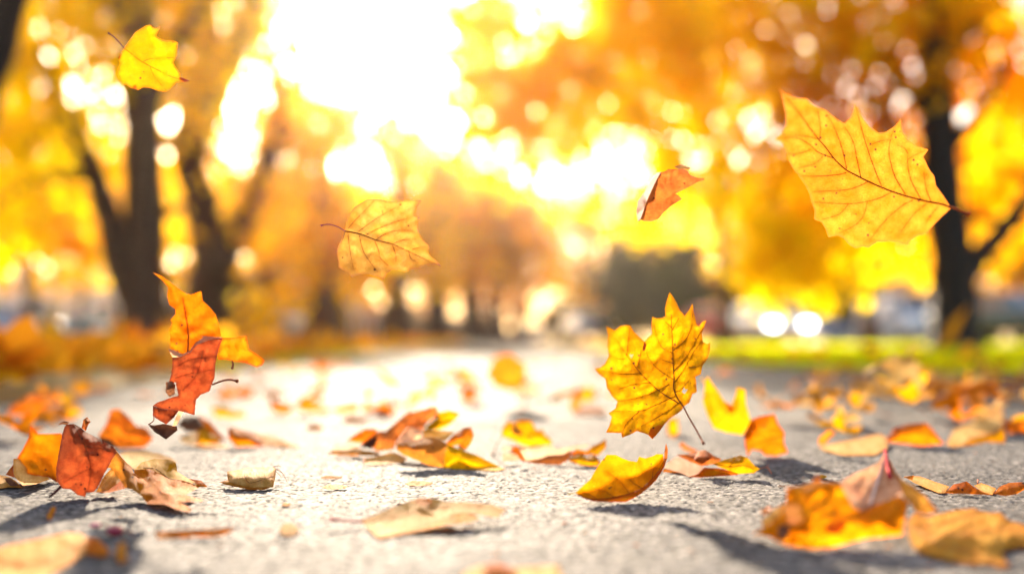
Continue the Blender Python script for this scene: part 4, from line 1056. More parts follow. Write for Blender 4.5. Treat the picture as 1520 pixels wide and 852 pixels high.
# drift at the right
for i in range(48):
    py = rl.uniform(563, 640)
    y = yg(py)
    px = rl.uniform(1170 + (640 - py) * 0.4, 1560)
    litter((px - CX) / F * y, y, rl.uniform(.08, .14), ['orange', 'amber', 'gold', 'gold', 'cream', 'yellow'], 'blurred orange leaf in the drift across the right of the path', 'leaves drifted across the right of the path', 0.25)
for i in range(22):
    y = rl.uniform(2.8, 4.2)
    litter(path_x(y, right_edge) + rl.gauss(-.05, .12), y, rl.uniform(.05, .08), ['orange', 'amber', 'yellow', 'tan'], 'far blurred orange leaf along the near edge of the grass', 'leaves along the edge of the grass', 0.15)
for (px, py) in ((150, 585), (215, 596), (60, 640), (25, 655), (700, 578), (905, 590), (1130, 600), (1010, 580), (480, 572), (560, 560), (330, 560), (640, 548), (890, 555), (1080, 575), (1160, 628), (1255, 648), (1190, 590), (420, 556)):
    y = yg(py)
    litter((px - CX) / F * y, y, rl.uniform(.05, .09), WARM, 'single blurred leaf lying apart on the open path', 'leaves scattered apart on the open path', 0.3)

for i in range(66):
    py = rl.uniform(545, 640); y = yg(py); px = rl.uniform(60, 1010)
    if 250 < px < 1000 and py > 615: continue
    litter((px - CX) / F * y, y, rl.uniform(.06, .10), ['orange', 'orangetop', 'glow', 'yellow', 'amber', 'deep'], 'single blurred leaf lying apart on the open path', 'leaves scattered apart on the open path', 0.3)
CR = []
for k in range(4):
    bm = bmesh.new()
    vs_ = [bm.verts.new((math.cos(a) * rl.uniform(.5, 1), math.sin(a) * rl.uniform(.35, .8), rl.uniform(0, .22))) for a in [i * 6.2832 / 7 for i in range(7)]]
    c_ = bm.verts.new((0, 0, .18))
    for i in range(7): bm.faces.new((vs_[i], vs_[(i + 1) % 7], c_))
    me_ = bpy.data.meshes.new('leaf_crumb'); bm.to_mesh(me_); bm.free()
    me_.materials.append(M['rust']); CR.append(me_)
for i in range(70):
    y = .48 + .95 * rl.random(); x = rl.uniform(-.52, .52) * y
    o = bpy.data.objects.new('leaf_crumb', rl.choice(CR)); COL.objects.link(o)
    s_ = rl.uniform(.0014, .0042)
    o.scale = (s_, s_, s_); o.rotation_euler = (0, rl.gauss(0, .2), rl.uniform(0, 6.28)); o.location = (x, y, .0003)
    o.material_slots[0].link = 'OBJECT'; o.material_slots[0].material = M[rl.choice(['rust', 'tan', 'brown', 'dark', 'cream', 'brown'])]
    tag(o, 'tiny crumb of crushed dry leaf lying on the near path', 'leaf crumb', 'crushed leaf crumbs on the near path')
# thick litter under the heap: nobody could count it
lb = MB(); rq = random.Random(5)
for i in range(5000):
    y = 1.5 + 26 * rq.random() ** 1.7
    x = path_x(y, left_edge) - 0.03 - abs(rq.gauss(0, 1.2 + y * 0.14))
    s = rq.uniform(.03, .06)
    a = rq.uniform(0, 6.28); t1, t2 = rq.gauss(0, .5), rq.gauss(0, .5)
    u = Vector((math.cos(a), math.sin(a), t1)) * s; w = Vector((-math.sin(a), math.cos(a), t2)) * s * .8
    c = Vector((x, y, 0.012 + abs(t1) * s + abs(t2) * s + rq.random() * 0.035))
    m_ = Vector((0, 0, rq.uniform(-.3, .4) * s))
    lb.add([c - u, c - w * .6 + m_, c + u, c + w * .6 + m_, c + w * 1.1 - u * .5, c - w * 1.1 - u * .5], [(0, 1, 2, 3), (0, 3, 4), (0, 5, 1)])
tag(lb.build('leaf_litter', M['litter']), 'carpet of orange fallen leaves under the left trees', 'leaf litter', kind='stuff')
lb = MB()
for i in range(220):
    y = 3 + 20 * rq.random() ** 1.6
    x = path_x(y, right_edge) - 0.05 + abs(rq.gauss(0, 1.1 + .2 * y))
    if rq.random() < 0.75: x = path_x(y, right_edge) + rq.gauss(0, 0.12)
    s = rq.uniform(.03, .055)
    a = rq.uniform(0, 6.28); t1, t2 = rq.gauss(0, .5), rq.gauss(0, .5)
    u = Vector((math.cos(a), math.sin(a), t1)) * s; w = Vector((-math.sin(a), math.cos(a), t2)) * s * .8
    c = Vector((x, y, 0.012 + abs(t1) * s + abs(t2) * s))
    lb.add([c - u, c - w * .6, c + u, c + w * .6], [(0, 1, 2, 3)])
tag(lb.build('leaf_litter', M['litter']), 'orange fallen leaves strewn over the grass and its edge at right', 'leaf litter', kind='stuff')

# grass
def grass(name, n, fx, label, seed, hh=(.03, .075)):
    r = random.Random(seed); b = MB()
    for i in range(n):
        x, y = fx(r)
        h_ = r.uniform(*hh); a = r.uniform(0, 6.28); w = r.uniform(.003, .006) * (1 + y * .12)
        dx, dy = math.cos(a) * w, math.sin(a) * w
        lx, ly = r.gauss(0, .35) * h_, r.gauss(0, .35) * h_
        b.add([(x - dx, y - dy, -.003), (x + dx, y + dy, -.003), (x + lx * .4 + dx * .7, y + ly * .4 + dy * .7, h_ * .6), (x + lx * .4 - dx * .7, y + ly * .4 - dy * .7, h_ * .6), (x + lx, y + ly, h_)], [(0, 1, 2, 3), (3, 2, 4)])
    tag(b.build(name, M['grass']), label, 'grass', kind='stuff')
def fr(r):
    y = 2.9 + 22 * r.random() ** 1.8
    return path_x(y, right_edge) + 0.04 + r.random() * (1.5 + .75 * y), y
grass('grass', 42000, fr, 'sunlit yellow-green lawn right of the path', 3, (.02, .05))
def fl(r):
    y = 4 + 24 * r.random() ** 1.6
    return path_x(y, left_edge) - .1 - r.random() * (1.5 + .6 * y), y
grass('grass', 9000, fl, 'thin lawn under the trees left of the path', 4, (.02, .05))

# ------------------------------------------------------------------ trees
def tree(name, label, cat, base, trunk, rads, limbs, clumps, bark, crown, leaf_size, n, group=None, seed=1, flat=0.75, deep=1.0):
    """trunk and limbs as tapered tubes; crown of separate leaves in uneven clumps. points are world coords"""
    r = random.Random(seed)
    base = Vector(base)
    root = empty(name, base, label, cat, group)
    tp = smooth_path([Vector(p) - base for p in trunk], 4)
    rr = [rads[0] + (rads[1] - rads[0]) * (i / (len(tp) - 1)) ** .8 for i in range(len(tp))]
    rr[0] *= 1.45; rr[1] *= 1.12
    tp[0].z -= .05
    MB().tube(tp, rr, 12, wob=.22).build('trunk', M[bark], root)
    for pts, r0, r1 in limbs:
        lp = smooth_path([Vector(p) - base for p in pts], 4)
        MB().tube(lp, [r0 + (r1 - r0) * i / (len(lp) - 1) for i in range(len(lp))], 9, wob=.2).build('branch', M[bark], root)
    b = MB(); tot = sum(c[1] ** 2.2 * (c[2] if len(c) > 2 else 1) for c in clumps)
    anchors = [p for p in tp[len(tp) // 2:]]
    for pts, r0, r1 in limbs: anchors += [Vector(p) - base for p in pts[1:]]
    for cl in clumps:
        c = Vector(cl[0]) - base; rad = cl[1]; dens = cl[2] if len(cl) > 2 else 1
        m = max(8, int(n * rad ** 2.2 * dens / tot))
        a = min(anchors, key=lambda q: (q - c).length)
        mid_ = (a + c) * .5 + Vector((r.uniform(-.1, .1), r.uniform(-.1, .1), .12)) * (a - c).length
        tw = MB().tube(smooth_path([a, mid_, c], 4), [max(.012, rads[1] * .5) * (1 - .09 * i) for i in range(9)], 6)
        done = 0
        while done < m:
            # a sprig: a dozen leaves round a twig tip
            while True:
                d = Vector((r.uniform(-1, 1), r.uniform(-1, 1), r.uniform(-1, 1)))
                if .15 < d.length < 1: break
            d = d.normalized() * d.length ** .6
            sc = c + Vector((d.x, d.y * deep, d.z * flat)) * rad
            k = r.randint(8, 16)
            if r.random() < .35: tw.tube([c + (sc - c) * .2, sc], [.01, .004], 4, cap=False)
            for _ in range(k):
                q = sc + Vector((r.gauss(0, 1), r.gauss(0, 1), r.gauss(0, .8))) * leaf_size * 1.5
                s = leaf_size * r.uniform(.6, 1.25)
                nrm = Vector((r.gauss(0, 1), r.gauss(0, 1), r.gauss(0, 1))).normalized()
                u = nrm.orthogonal().normalized(); w = nrm.cross(u)
                an = r.uniform(0, 6.28)
                u, w = u * math.cos(an) + w * math.sin(an), w * math.cos(an) - u * math.sin(an)
                f_ = nrm * s * r.uniform(-.25, .25)
                b.add([q - u * s * .55, q - w * s * .42 + f_, q + u * s * .1 + f_ * .5 - w * s * .36, q + u * s * .62, q + u * s * .1 + f_ * .5 + w * s * .36, q + w * s * .42 + f_], [(0, 1, 2, 3), (0, 3, 4, 5)], 0, False)
            done += k
        tw.build('branch', M[bark], root)
    b.build('crown', M[crown], root)
    return root

def cl(px, py, Y, rpx, dens=1.0):
    return (at(px, py, Y), rpx / F * Y, dens)
def lim(Y, pts, w0, w1, dY=0):
    n = len(pts)
    return ([at(px, py, Y + dY * i / (n - 1)) for i, (px, py) in enumerate(pts)], w0 / F * Y / 2, w1 / F * Y / 2)
def gnd(px, Y): return Vector(((px - CX) / F * Y, Y, 0))

# big tree left of the path
Y = 12
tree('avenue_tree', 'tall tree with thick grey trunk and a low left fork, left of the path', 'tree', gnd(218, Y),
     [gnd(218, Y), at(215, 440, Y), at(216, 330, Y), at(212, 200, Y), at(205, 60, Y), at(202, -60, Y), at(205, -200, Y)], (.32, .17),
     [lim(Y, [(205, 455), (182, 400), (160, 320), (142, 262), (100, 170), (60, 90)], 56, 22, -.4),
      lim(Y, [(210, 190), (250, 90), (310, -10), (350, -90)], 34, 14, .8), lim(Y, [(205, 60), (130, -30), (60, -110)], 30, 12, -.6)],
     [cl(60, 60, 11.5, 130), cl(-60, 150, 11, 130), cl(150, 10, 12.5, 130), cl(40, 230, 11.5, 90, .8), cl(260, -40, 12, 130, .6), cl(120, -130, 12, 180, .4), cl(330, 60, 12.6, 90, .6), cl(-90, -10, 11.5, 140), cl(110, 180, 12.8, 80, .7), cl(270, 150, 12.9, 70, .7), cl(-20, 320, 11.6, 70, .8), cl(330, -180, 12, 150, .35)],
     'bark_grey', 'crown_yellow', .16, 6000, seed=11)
Y = 14.5
tree('avenue_tree', 'dark forked tree with a V-shaped trunk behind the grey one, left of the path', 'tree', gnd(308, Y),
     [gnd(308, Y), at(306, 450, Y), at(312, 385, Y), at(300, 300, Y), at(278, 220, Y), at(300, 100, Y), at(310, -60, Y)], (.36, .19),
     [lim(Y, [(318, 410), (345, 350), (368, 310), (400, 230), (420, 120)], 58, 24, .5), lim(Y, [(282, 230), (330, 120), (370, 20), (390, -60)], 56, 26, -.4), lim(Y, [(305, 460), (345, 425), (385, 415)], 26, 10)],
     [cl(330, 230, 15, 80, .55), cl(400, 190, 15, 75, .35), cl(380, 90, 14.6, 85, .35), cl(420, 20, 14.8, 60, .6), cl(428, 110, 14.8, 50, .5), cl(440, 190, 15, 48, .9), cl(470, 245, 15, 42, .9), cl(400, -60, 14.8, 80, .8), cl(250, 120, 15, 110, .6), cl(380, 330, 14.8, 60, .9), cl(290, 10, 14.8, 110, .8), cl(420, 270, 15.4, 70, .7), cl(190, 260, 15.4, 80), cl(330, -130, 15, 150, .4), cl(225, 370, 15.6, 60, .7), cl(425, 400, 15, 45, 1.0), cl(400, 455, 15, 34, .8)],
     'bark_brown', 'crown_gold', .16, 5600, seed=12)
Y = 26
tree('avenue_tree', 'slender dark tree standing alone at far left in front of the pale building', 'tree', gnd(45, Y),
     [gnd(45, Y), at(46, 430, Y), at(42, 340, Y), at(50, 240, Y), at(48, 100, Y)], (.19, .09),
     [lim(Y, [(44, 380), (80, 320), (110, 270)], 14, 7), lim(Y, [(44, 350), (10, 290), (-20, 240)], 14, 7)],
     [cl(30, 330, 26, 75), cl(110, 310, 26, 80), cl(-50, 300, 26, 80), cl(60, 230, 26.5, 90), cl(150, 370, 26, 50), cl(-30, 390, 26, 50, .8), cl(170, 270, 26, 70), cl(90, 400, 26.5, 45, .8)],
     'bark', 'crown_gold', .24, 5200, seed=13)
# leaning limb at the upper left corner belongs to a tree outside the frame
Y = 6.0
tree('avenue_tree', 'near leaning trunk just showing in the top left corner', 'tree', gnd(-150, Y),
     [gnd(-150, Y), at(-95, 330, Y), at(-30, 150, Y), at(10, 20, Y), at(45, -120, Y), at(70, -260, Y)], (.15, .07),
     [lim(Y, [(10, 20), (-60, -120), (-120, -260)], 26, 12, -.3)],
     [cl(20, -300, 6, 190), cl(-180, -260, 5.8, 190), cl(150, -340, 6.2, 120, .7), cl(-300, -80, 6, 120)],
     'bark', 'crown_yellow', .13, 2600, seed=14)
# avenue receding on the left
for i, (px, Y, top, w, cr, lb_) in enumerate(((480, 20, 135, 72, 'crown_gold', 'nearest of the brown avenue trees behind the pale gold floating leaf'), (592, 27, 160, 56, 'crown_gold', 'brown-orange avenue tree between the two walkers and the path'),
        (652, 36, 205, 48, 'crown_orange', 'third brown avenue tree receding along the left of the path'), (702, 48, 240, 42, 'crown_rust', 'rust avenue tree far down the left side of the path'), (738, 63, 275, 34, 'crown_rust', 'distant rust avenue tree near the end of the path'), (772, 84, 310, 28, 'crown_rust', 'farthest avenue tree at the end of the path'))):
    sp = (505 - top) * .30
    tree('avenue_tree', lb_, 'tree', gnd(px, Y), [gnd(px, Y), at(px - 2, 440, Y), at(px + 4, 380, Y), at(px, (top + 380) / 2, Y)], (w / F * Y / 2, w / F * Y / 5),
         [lim(Y, [(px, 410), (px - sp * .5, 350), (px - sp * .8, 300 + i * 10)], w * .5, w * .2, .5), lim(Y, [(px, 400), (px + sp * .4, 345), (px + sp * .6, 310 + i * 8)], w * .5, w * .2, -.5)],
         [cl(px - sp * .5, 360, Y, sp * .5), cl(px + sp * .45, 365, Y - .6, sp * .42), cl(px, 320, Y + .6, sp * .6), cl(px - sp * .3, top + sp * .5, Y, sp * .5, .8), cl(px + sp * .1, top + sp * .45, Y, sp * .45, .7), cl(px - sp, 330, Y, sp * .45), cl(px + sp * .6, 410, Y, sp * .22), cl(px - sp * .7, 420, Y - 1, sp * .25)],
         'bark_brown', cr, .2 * max(1, Y / 26), 3600, group='avenue trees', seed=20 + i)
# bright tree at the right
Y = 16
tree('avenue_tree', 'bright yellow tree with a slim grey trunk overhanging the right of the path', 'tree', gnd(1077, Y),
     [gnd(1077, Y), at(1077, 430, Y), at(1072, 340, Y), at(1060, 220, Y), at(1040, 60, Y), at(1030, -80, Y)], (.125, .07),
     [lim(Y, [(1072, 330), (1010, 240), (950, 170), (890, 120)], 18, 8, -.5), lim(Y, [(1066, 260), (1110, 150), (1150, 60)], 18, 8, .5), lim(Y, [(1045, 100), (980, 0), (930, -80)], 16, 8)],
     [cl(960, 120, 16, 95), cl(900, 190, 15.7, 60, .9), cl(1020, 220, 15.6, 80, .7), cl(1080, 90, 16, 110, .7), cl(960, 290, 15.6, 60), cl(1000, 0, 16, 120), cl(890, 80, 15.8, 60, .7), cl(930, 20, 16, 80, .7), cl(1060, -120, 16, 130, .25), cl(870, 300, 15.8, 34, .8), cl(1165, 375, 12, 36, 4), cl(1140, 350, 12, 24, 3.5), cl(1220, 385, 12, 26, 3.5), cl(1195, 405, 12, 24, 4), cl(1150, 398, 12, 20, 4), cl(1120, 260, 14, 50), cl(770, 170, 15.4, 80, 1.1), cl(705, 120, 15.2, 70, 1.0), cl(825, 110, 15.6, 70, 1.2), cl(835, 210, 15.6, 50, 1), cl(690, 30, 15.2, 70, .7), cl(790, 20, 15.4, 80, .6), cl(760, 250, 15.6, 50, .6)],
     'bark_grey', 'crown_yellow', .18, 11500, seed=31, deep=.6)
Y = 11
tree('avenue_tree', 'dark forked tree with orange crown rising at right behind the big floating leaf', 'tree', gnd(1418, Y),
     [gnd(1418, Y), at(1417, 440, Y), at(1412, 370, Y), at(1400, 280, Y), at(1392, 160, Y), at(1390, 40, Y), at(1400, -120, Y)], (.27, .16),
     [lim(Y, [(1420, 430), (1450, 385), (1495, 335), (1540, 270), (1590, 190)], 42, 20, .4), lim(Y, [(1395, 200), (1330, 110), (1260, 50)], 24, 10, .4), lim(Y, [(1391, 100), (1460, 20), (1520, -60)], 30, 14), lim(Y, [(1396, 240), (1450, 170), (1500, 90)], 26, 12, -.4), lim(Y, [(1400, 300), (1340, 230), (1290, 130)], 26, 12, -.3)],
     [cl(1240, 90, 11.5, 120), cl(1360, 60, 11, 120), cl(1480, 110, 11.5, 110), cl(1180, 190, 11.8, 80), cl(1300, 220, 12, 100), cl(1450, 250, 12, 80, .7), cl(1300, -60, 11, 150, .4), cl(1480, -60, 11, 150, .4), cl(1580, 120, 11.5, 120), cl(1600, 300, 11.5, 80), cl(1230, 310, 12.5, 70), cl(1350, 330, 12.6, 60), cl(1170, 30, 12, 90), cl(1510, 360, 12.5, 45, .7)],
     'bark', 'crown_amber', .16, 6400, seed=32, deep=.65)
Y = 21
tree('avenue_tree', 'golden brown tree filling the gap behind the forked tree at right', 'tree', gnd(1290, Y),
     [gnd(1290, Y), at(1290, 420, Y), at(1285, 320, Y), at(1290, 250, Y)], (.2, .1), [lim(Y, [(1288, 380), (1340, 320), (1400, 270)], 20, 9), lim(Y, [(1288, 360), (1230, 310), (1180, 280)], 20, 9)],
     [cl(1290, 290, 21, 80), cl(1400, 280, 21, 80), cl(1180, 290, 21, 70), cl(1500, 270, 21.5, 90), cl(1300, 360, 21, 60), cl(1420, 360, 21, 60), cl(1110, 310, 21, 55), cl(1240, 230, 21, 50, .7), cl(1450, 220, 21, 50, .7)],
     'bark_brown', 'crown_gold', .24, 4500, seed=33)
# dark evergreens and distant trees
for i, (px, Y, top, wid, lb_) in enumerate(((935, 44, 330, 66, 'dark olive evergreen behind the white car at centre right'), (1010, 50, 360, 50, 'dark olive evergreen left of the slim grey trunk'), (1135, 47, 335, 75, 'broad dark evergreen behind the bright yellow bough'), (1240, 52, 370, 55, 'dark evergreen behind the grey-roofed house'))):
    tree('evergreen_tree', lb_, 'tree', gnd(px, Y), [gnd(px, Y), at(px, 430, Y), at(px, top + 15, Y)], (.22, .06), [lim(Y, [(px, 450), (px - wid * .4, 440)], 6, 3), lim(Y, [(px, 430), (px + wid * .4, 415)], 6, 3)],
         [cl(px, 455, Y, wid * .8), cl(px - wid * .2, 415, Y, wid * .7), cl(px + wid * .15, 380, Y, wid * .55), cl(px, top + wid * .4, Y, wid * .4), cl(px + wid * .3, 440, Y, wid * .6)],
         'bark', 'crown_olive', .3, 3000, group='dark evergreens beyond the lawn', seed=40 + i)
tree('evergreen_shrub', 'rounded grey-green bush at the far end of the path', 'shrub', gnd(842, 52), [gnd(842, 52), at(842, 490, 52), at(842, 455, 52)], (.1, .04), [lim(52, [(842, 490), (825, 465)], 4, 2)],
     [cl(842, 470, 52, 30), cl(828, 482, 52, 22), cl(858, 482, 52, 22)], 'bark', 'crown_olive', .26, 900, seed=45)
for i, (px, Y, top, wid, cr, lb_) in enumerate(((860, 70, 300, 70, 'crown_gold', 'hazy golden tree beyond the bush at the end of the path'), (985, 66, 280, 90, 'crown_gold', 'golden tree far behind the dark evergreens'), (1110, 62, 250, 100, 'crown_gold', 'far golden tree behind the slim grey trunk'), (1260, 60, 250, 100, 'crown_rust', 'far rust tree behind the house'), (1420, 48, 240, 110, 'crown_gold', 'far golden tree behind the dark forked tree'), (1570, 44, 230, 110, 'crown_rust', 'far rust tree beyond the right edge car'),
        (-60, 42, 200, 120, 'crown_gold', 'far golden tree behind the pale building at the left edge'), (120, 46, 215, 110, 'crown_gold', 'far golden tree behind the slender dark tree'), (262, 50, 230, 100, 'crown_gold', 'far golden tree behind the two big left trunks'), (402, 46, 240, 90, 'crown_gold', 'far golden tree between the forked tree and the avenue'), (530, 60, 260, 80, 'crown_orange', 'far orange tree behind the two walkers'))):
    tree('background_tree', lb_, 'tree', gnd(px, Y), [gnd(px, Y), at(px, 450, Y), at(px + 3, 380, Y), at(px, top + 50, Y)], (.3, .1), [lim(Y, [(px, 430), (px - wid * .5, 360)], 9, 4), lim(Y, [(px, 420), (px + wid * .5, 340)], 9, 4)],
         [cl(px - wid * .4, 380 if px > 500 else 345, Y, wid * .5), cl(px + wid * .4, 370 if px > 500 else 340, Y, wid * .5), cl(px, 320, Y, wid * .7), cl(px - wid * .3, top + wid * .4, Y, wid * .45), cl(px + wid * .35, top + wid * .45, Y, wid * .45)] + ([cl(px, 425, Y, wid * .4)] if px > 500 else []),
         'bark_brown', cr, .36, 3000, group='trees in the far background', seed=60 + i)

def hedge(name, label, cat, p0, p1, h_, th, mat, n, size, seed, kind=None):
    r = random.Random(seed); b = MB()
    p0, p1 = Vector(p0), Vector(p1)
    side = (p1 - p0).normalized().cross(Vector((0, 0, 1)))
    for i in range(n):
        t = r.random()
        hh = h_ * (.8 + .35 * noise.noise(Vector((t * (p1 - p0).length * .25, seed, 0))))
        q = p0.lerp(p1, t) + side * r.gauss(0, th * .4) + Vector((0, 0, hh * r.random() ** .7 + .04))
        nrm = Vector((r.gauss(0, 1), r.gauss(0, 1), r.gauss(0, 1))).normalized()
        u = nrm.orthogonal().normalized(); w = nrm.cross(u); s = size * r.uniform(.6, 1.3)
        b.add([q - u * s * .55, q - w * s * .4, q + u * s * .6, q + w * s * .4], [(0, 1, 2, 3)], 0, False)
    return tag(b.build(name, M[mat]), label, cat, kind=kind)
hedge('hedge', 'long dark hedge running behind the avenue trunks on the left', 'hedge', (-8.4, 26, 0), (-5.0, 100, 0), 2.4, .9, 'crown_hedge', 9000, .3, 5)
hedge('woodland', 'far golden woodland closing off the end of the path', 'woodland', (-75, 120, 0), (75, 118, 0), 11.5, 6, 'crown_rust', 11000, .9, 6, 'stuff')
# ------------------------------------------------------------------ buildings
def house(name, label, px0, px1, top, Y, depth, wallm, roofm, roof_py, windows, door=None, gable=True):
    x0, x1 = (px0 - CX) / F * Y, (px1 - CX) / F * Y
    z1 = at(0, top, Y).z; z2 = at(0, roof_py, Y).z
    c = Vector(((x0 + x1) / 2, Y, 0)); w = (x1 - x0) / 2
    root = empty(name, c, label, 'building')
    MB().box(-w, w, 0, depth, -.05, z1).build('wall', M[wallm], root)
    o = .35
    rb = MB()
    rb.add([(-w - o, -o, z1), (w + o, -o, z1), (w + o, depth + o, z1), (-w - o, depth + o, z1), (-w - o, depth / 2, z2), (w + o, depth / 2, z2),
            (-w - o, -o, z1 + .14), (w + o, -o, z1 + .14), (w + o, depth + o, z1 + .14), (-w - o, depth + o, z1 + .14)],
           [(0, 3, 2, 1), (0, 1, 7, 6), (1, 2, 8, 7), (2, 3, 9, 8), (3, 0, 6, 9), (6, 7, 5, 4), (8, 9, 4, 5), (7, 8, 5), (9, 6, 4)], 0, False)
    roof = rb.build('roof', M[roofm], root)
    MB().box(-w - o, w + o, -o - .03, -o - .004, z1 - .05, z1 + .18).build('eave', M['beige'], roof)
    MB().box(w * .3, w * .3 + .6, depth * .35, depth * .35 + .6, z1 + .5, z2 + .5).build('chimney', M['beige'], roof)
    for (a, b_, za, zb) in windows:
        f = MB()
        xa, xb = -w + a * 2 * w, -w + b_ * 2 * w
        t = .07
        f.box(xa, xb, -.06, -.003, za, za + t).box(xa, xb, -.06, -.003, zb - t, zb).box(xa, xa + t, -.06, -.003, za + t, zb - t).box(xb - t, xb, -.06, -.003, za + t, zb - t).box((xa + xb) / 2 - t / 2, (xa + xb) / 2 + t / 2, -.06, -.003, za + t, zb - t)
        wo = f.build('window', M['white'], root)
        MB().box(xa + t, xb - t, -.03, -.004, za + t, zb - t).build('pane', M['glass'], wo)
    if door:
        xa, xb = -w + door[0] * 2 * w, -w + door[1] * 2 * w
        d = MB().box(xa, xb, -.05, -.003, 0, 2.05).build('door', M['blue'], root)
        MB().box(xb - .2, xb - .1, -.1, -.052, 1.0, 1.08).build('handle', M['metal'], d)
    return root
house('house', 'small pale house with grey pitched roof behind the white van at right', 1218, 1400, 452, 58, 6.5, 'render_pale', 'slate', 398, [(.06, .26, .9, 1.9), (.36, .56, .9, 1.9)], (.9, .98))
house('long_building', 'long pale low building behind the trees at left', -140, 440, 418, 58, 9, 'render_pale', 'roof_pale', 392, [(.08 + .13 * k, .15 + .13 * k, 1.0, 2.3) for k in range(7)], (.93, .965))

# ------------------------------------------------------------------ cars
def car_profile(van):
    if van: return [(-2.3, .35), (-2.35, .8), (-2.2, 1.05), (-1.75, 1.18), (-1.1, 1.95), (2.2, 2.0), (2.35, 1.1), (2.35, .35)]
    return [(-2.1, .32), (-2.18, .55), (-2.1, .74), (-1.2, .92), (-.55, 1.38), (.75, 1.45), (1.6, 1.0), (2.1, .95), (2.18, .6), (2.1, .32)]
def make_car(label, loc, rz, paint, van=False, group='cars parked beyond the lawn', name='parked_car', cat='car', lamp='lamp'):
    root = empty(name, loc, label, cat, group, rz)
    prof = car_profile(van); W = .98 if van else .86
    bm = bmesh.new()
    rows = []
    for sx, ins in ((-W, 1), (-W * .97, 0), (W * .97, 0), (W, 1)):
        row = []
        for (y, z) in prof:
            tuck = max(0, (z - .9)) * .22
            x = sx - math.copysign(tuck, sx)
            k = .97 if ins else 1
            row.append(bm.verts.new((x, y * k, .35 + (z - .35) * (k if z > .9 else 1))))
        rows.append(row)
    n = len(prof)
    for a, b_ in zip(rows, rows[1:]):
        for i in range(n):
            bm.faces.new((a[i], a[(i + 1) % n], b_[(i + 1) % n], b_[i]))
    bm.faces.new(rows[0]); bm.faces.new(list(reversed(rows[-1])))
    bmesh.ops.recalc_face_normals(bm, faces=bm.faces)
    bmesh.ops.bevel(bm, geom=list(bm.edges), offset=.04, segments=2, affect='EDGES')
    me = bpy.data.meshes.new('body'); bm.to_mesh(me); bm.free()
    me.materials.append(M[paint])
    me.polygons.foreach_set('use_smooth', [True] * len(me.polygons))
    bo = bpy.data.objects.new('body', me); COL.objects.link(bo); bo.parent = root
    def pane(nm, q): MB().add(q + [(Vector(p) + Vector((0, .02, -.03)))[:] for p in q], [(0, 1, 2, 3), (7, 6, 5, 4), (0, 4, 5, 1), (1, 5, 6, 2), (2, 6, 7, 3), (3, 7, 4, 0)], 0, False).build(nm, M['carglass'], root)
    if van:
        pane('windscreen', [(-.8, -1.73, 1.24), (.8, -1.73, 1.24), (.66, -1.14, 1.93), (-.66, -1.14, 1.93)])
        pane('rear_window', [(-.7, 2.37, 1.25), (-.62, 2.28, 1.8), (.62, 2.28, 1.8), (.7, 2.37, 1.25)])
        sidew = [(-1.3, -.3, 1.2, 1.7)]
    else:
        pane('windscreen', [(-.74, -1.17, .98), (.74, -1.17, .98), (.62, -.6, 1.385), (-.62, -.6, 1.385)])
        pane('rear_window', [(-.72, 1.56, 1.06), (-.62, .84, 1.44), (.62, .84, 1.44), (.72, 1.56, 1.06)])
        sidew = [(-.75, .1, .98, 1.32), (.18, .95, .98, 1.34)]
    for (ya, yb, za, zb) in sidew:
        for sx in (-1, 1):
            xa = W - (za - .9) * .22 + .008; xb = W - (zb - .9) * .22 + .008
            q = [(sx * xa, ya - .15, za), (sx * xa, yb, za), (sx * xb, yb - .02, zb), (sx * xb, ya + .12, zb)]
            MB().add(q + [(p[0] - sx * .03, p[1], p[2]) for p in q], [(0, 1, 2, 3), (7, 6, 5, 4), (0, 4, 5, 1), (1, 5, 6, 2), (2, 6, 7, 3), (3, 7, 4, 0)], 0, False).build('side_window', M['carglass'], root)
    yf = prof[1][0]; zl = .68 if not van else .85
    for sx in (-1, 1):
        MB().box(sx * .62 - .17, sx * .62 + .17, yf - .015, yf + .12, zl - .09, zl + .06).build('headlight', M[lamp], root)
        MB().box(sx * .66 - .12, sx * .66 + .12, -yf - .1, -yf + .015, zl + .02, zl + .14).build('tail_light', M['redlamp'], root)
    MB().box(-W * .94, W * .94, yf - .05, yf + .1, .3, .48).build('bumper', M['black'], root)
    MB().box(-.4, .4, yf - .02, yf + .05, .52, .64).build('grille', M['black'], root)
    for sx in (-1, 1):
        for yy in (-1.35, 1.35):
            wb = MB(); k = 20; rad, hw = .32, .1
            prof_w = [(.19, -hw), (.29, -hw), (.32, -hw * .7), (.32, hw * .7), (.29, hw), (.19, hw)]
            vv = [(sx * (W - .1) + b_, yy + a * math.cos(6.2832 * j / k), .32 + a * math.sin(6.2832 * j / k)) for (a, b_) in prof_w for j in range(k)]
            ff = [(i * k + j, i * k + (j + 1) % k, ((i + 1) % 6) * k + (j + 1) % k, ((i + 1) % 6) * k + j) for i in range(6) for j in range(k)]
            wb.add(vv, ff)
            wo = wb.build('wheel', M['black'], root)
            rb = MB(); xo = sx * (W - .02)
            rb.add([(xo, yy, .32)] + [(xo - sx * .03, yy + .19 * math.cos(6.2832 * j / k), .32 + .19 * math.sin(6.2832 * j / k)) for j in range(k)], [(0, 1 + j, 1 + (j + 1) % k) for j in range(k)])
            rb.build('rim', M['metal'], wo)
    return root
make_car('white car facing the camera at the far end of the path', gnd(872, 46), .12, 'paint_white')
make_car('red car with pale roof glass parked left of the glaring white car', gnd(1068, 40), .5, 'paint_red')
make_car('white car with glaring lit headlights parked under the bright yellow bough', gnd(1138, 36), .12, 'paint_white', lamp='litlamp')
make_car('pale blue car mostly hidden behind the glaring white car', gnd(1196, 47), 1.1, 'paint_blue')
make_car('white van parked in front of the grey-roofed house', gnd(1337, 44), .15, 'paint_white', True, name='parked_van', cat='van')
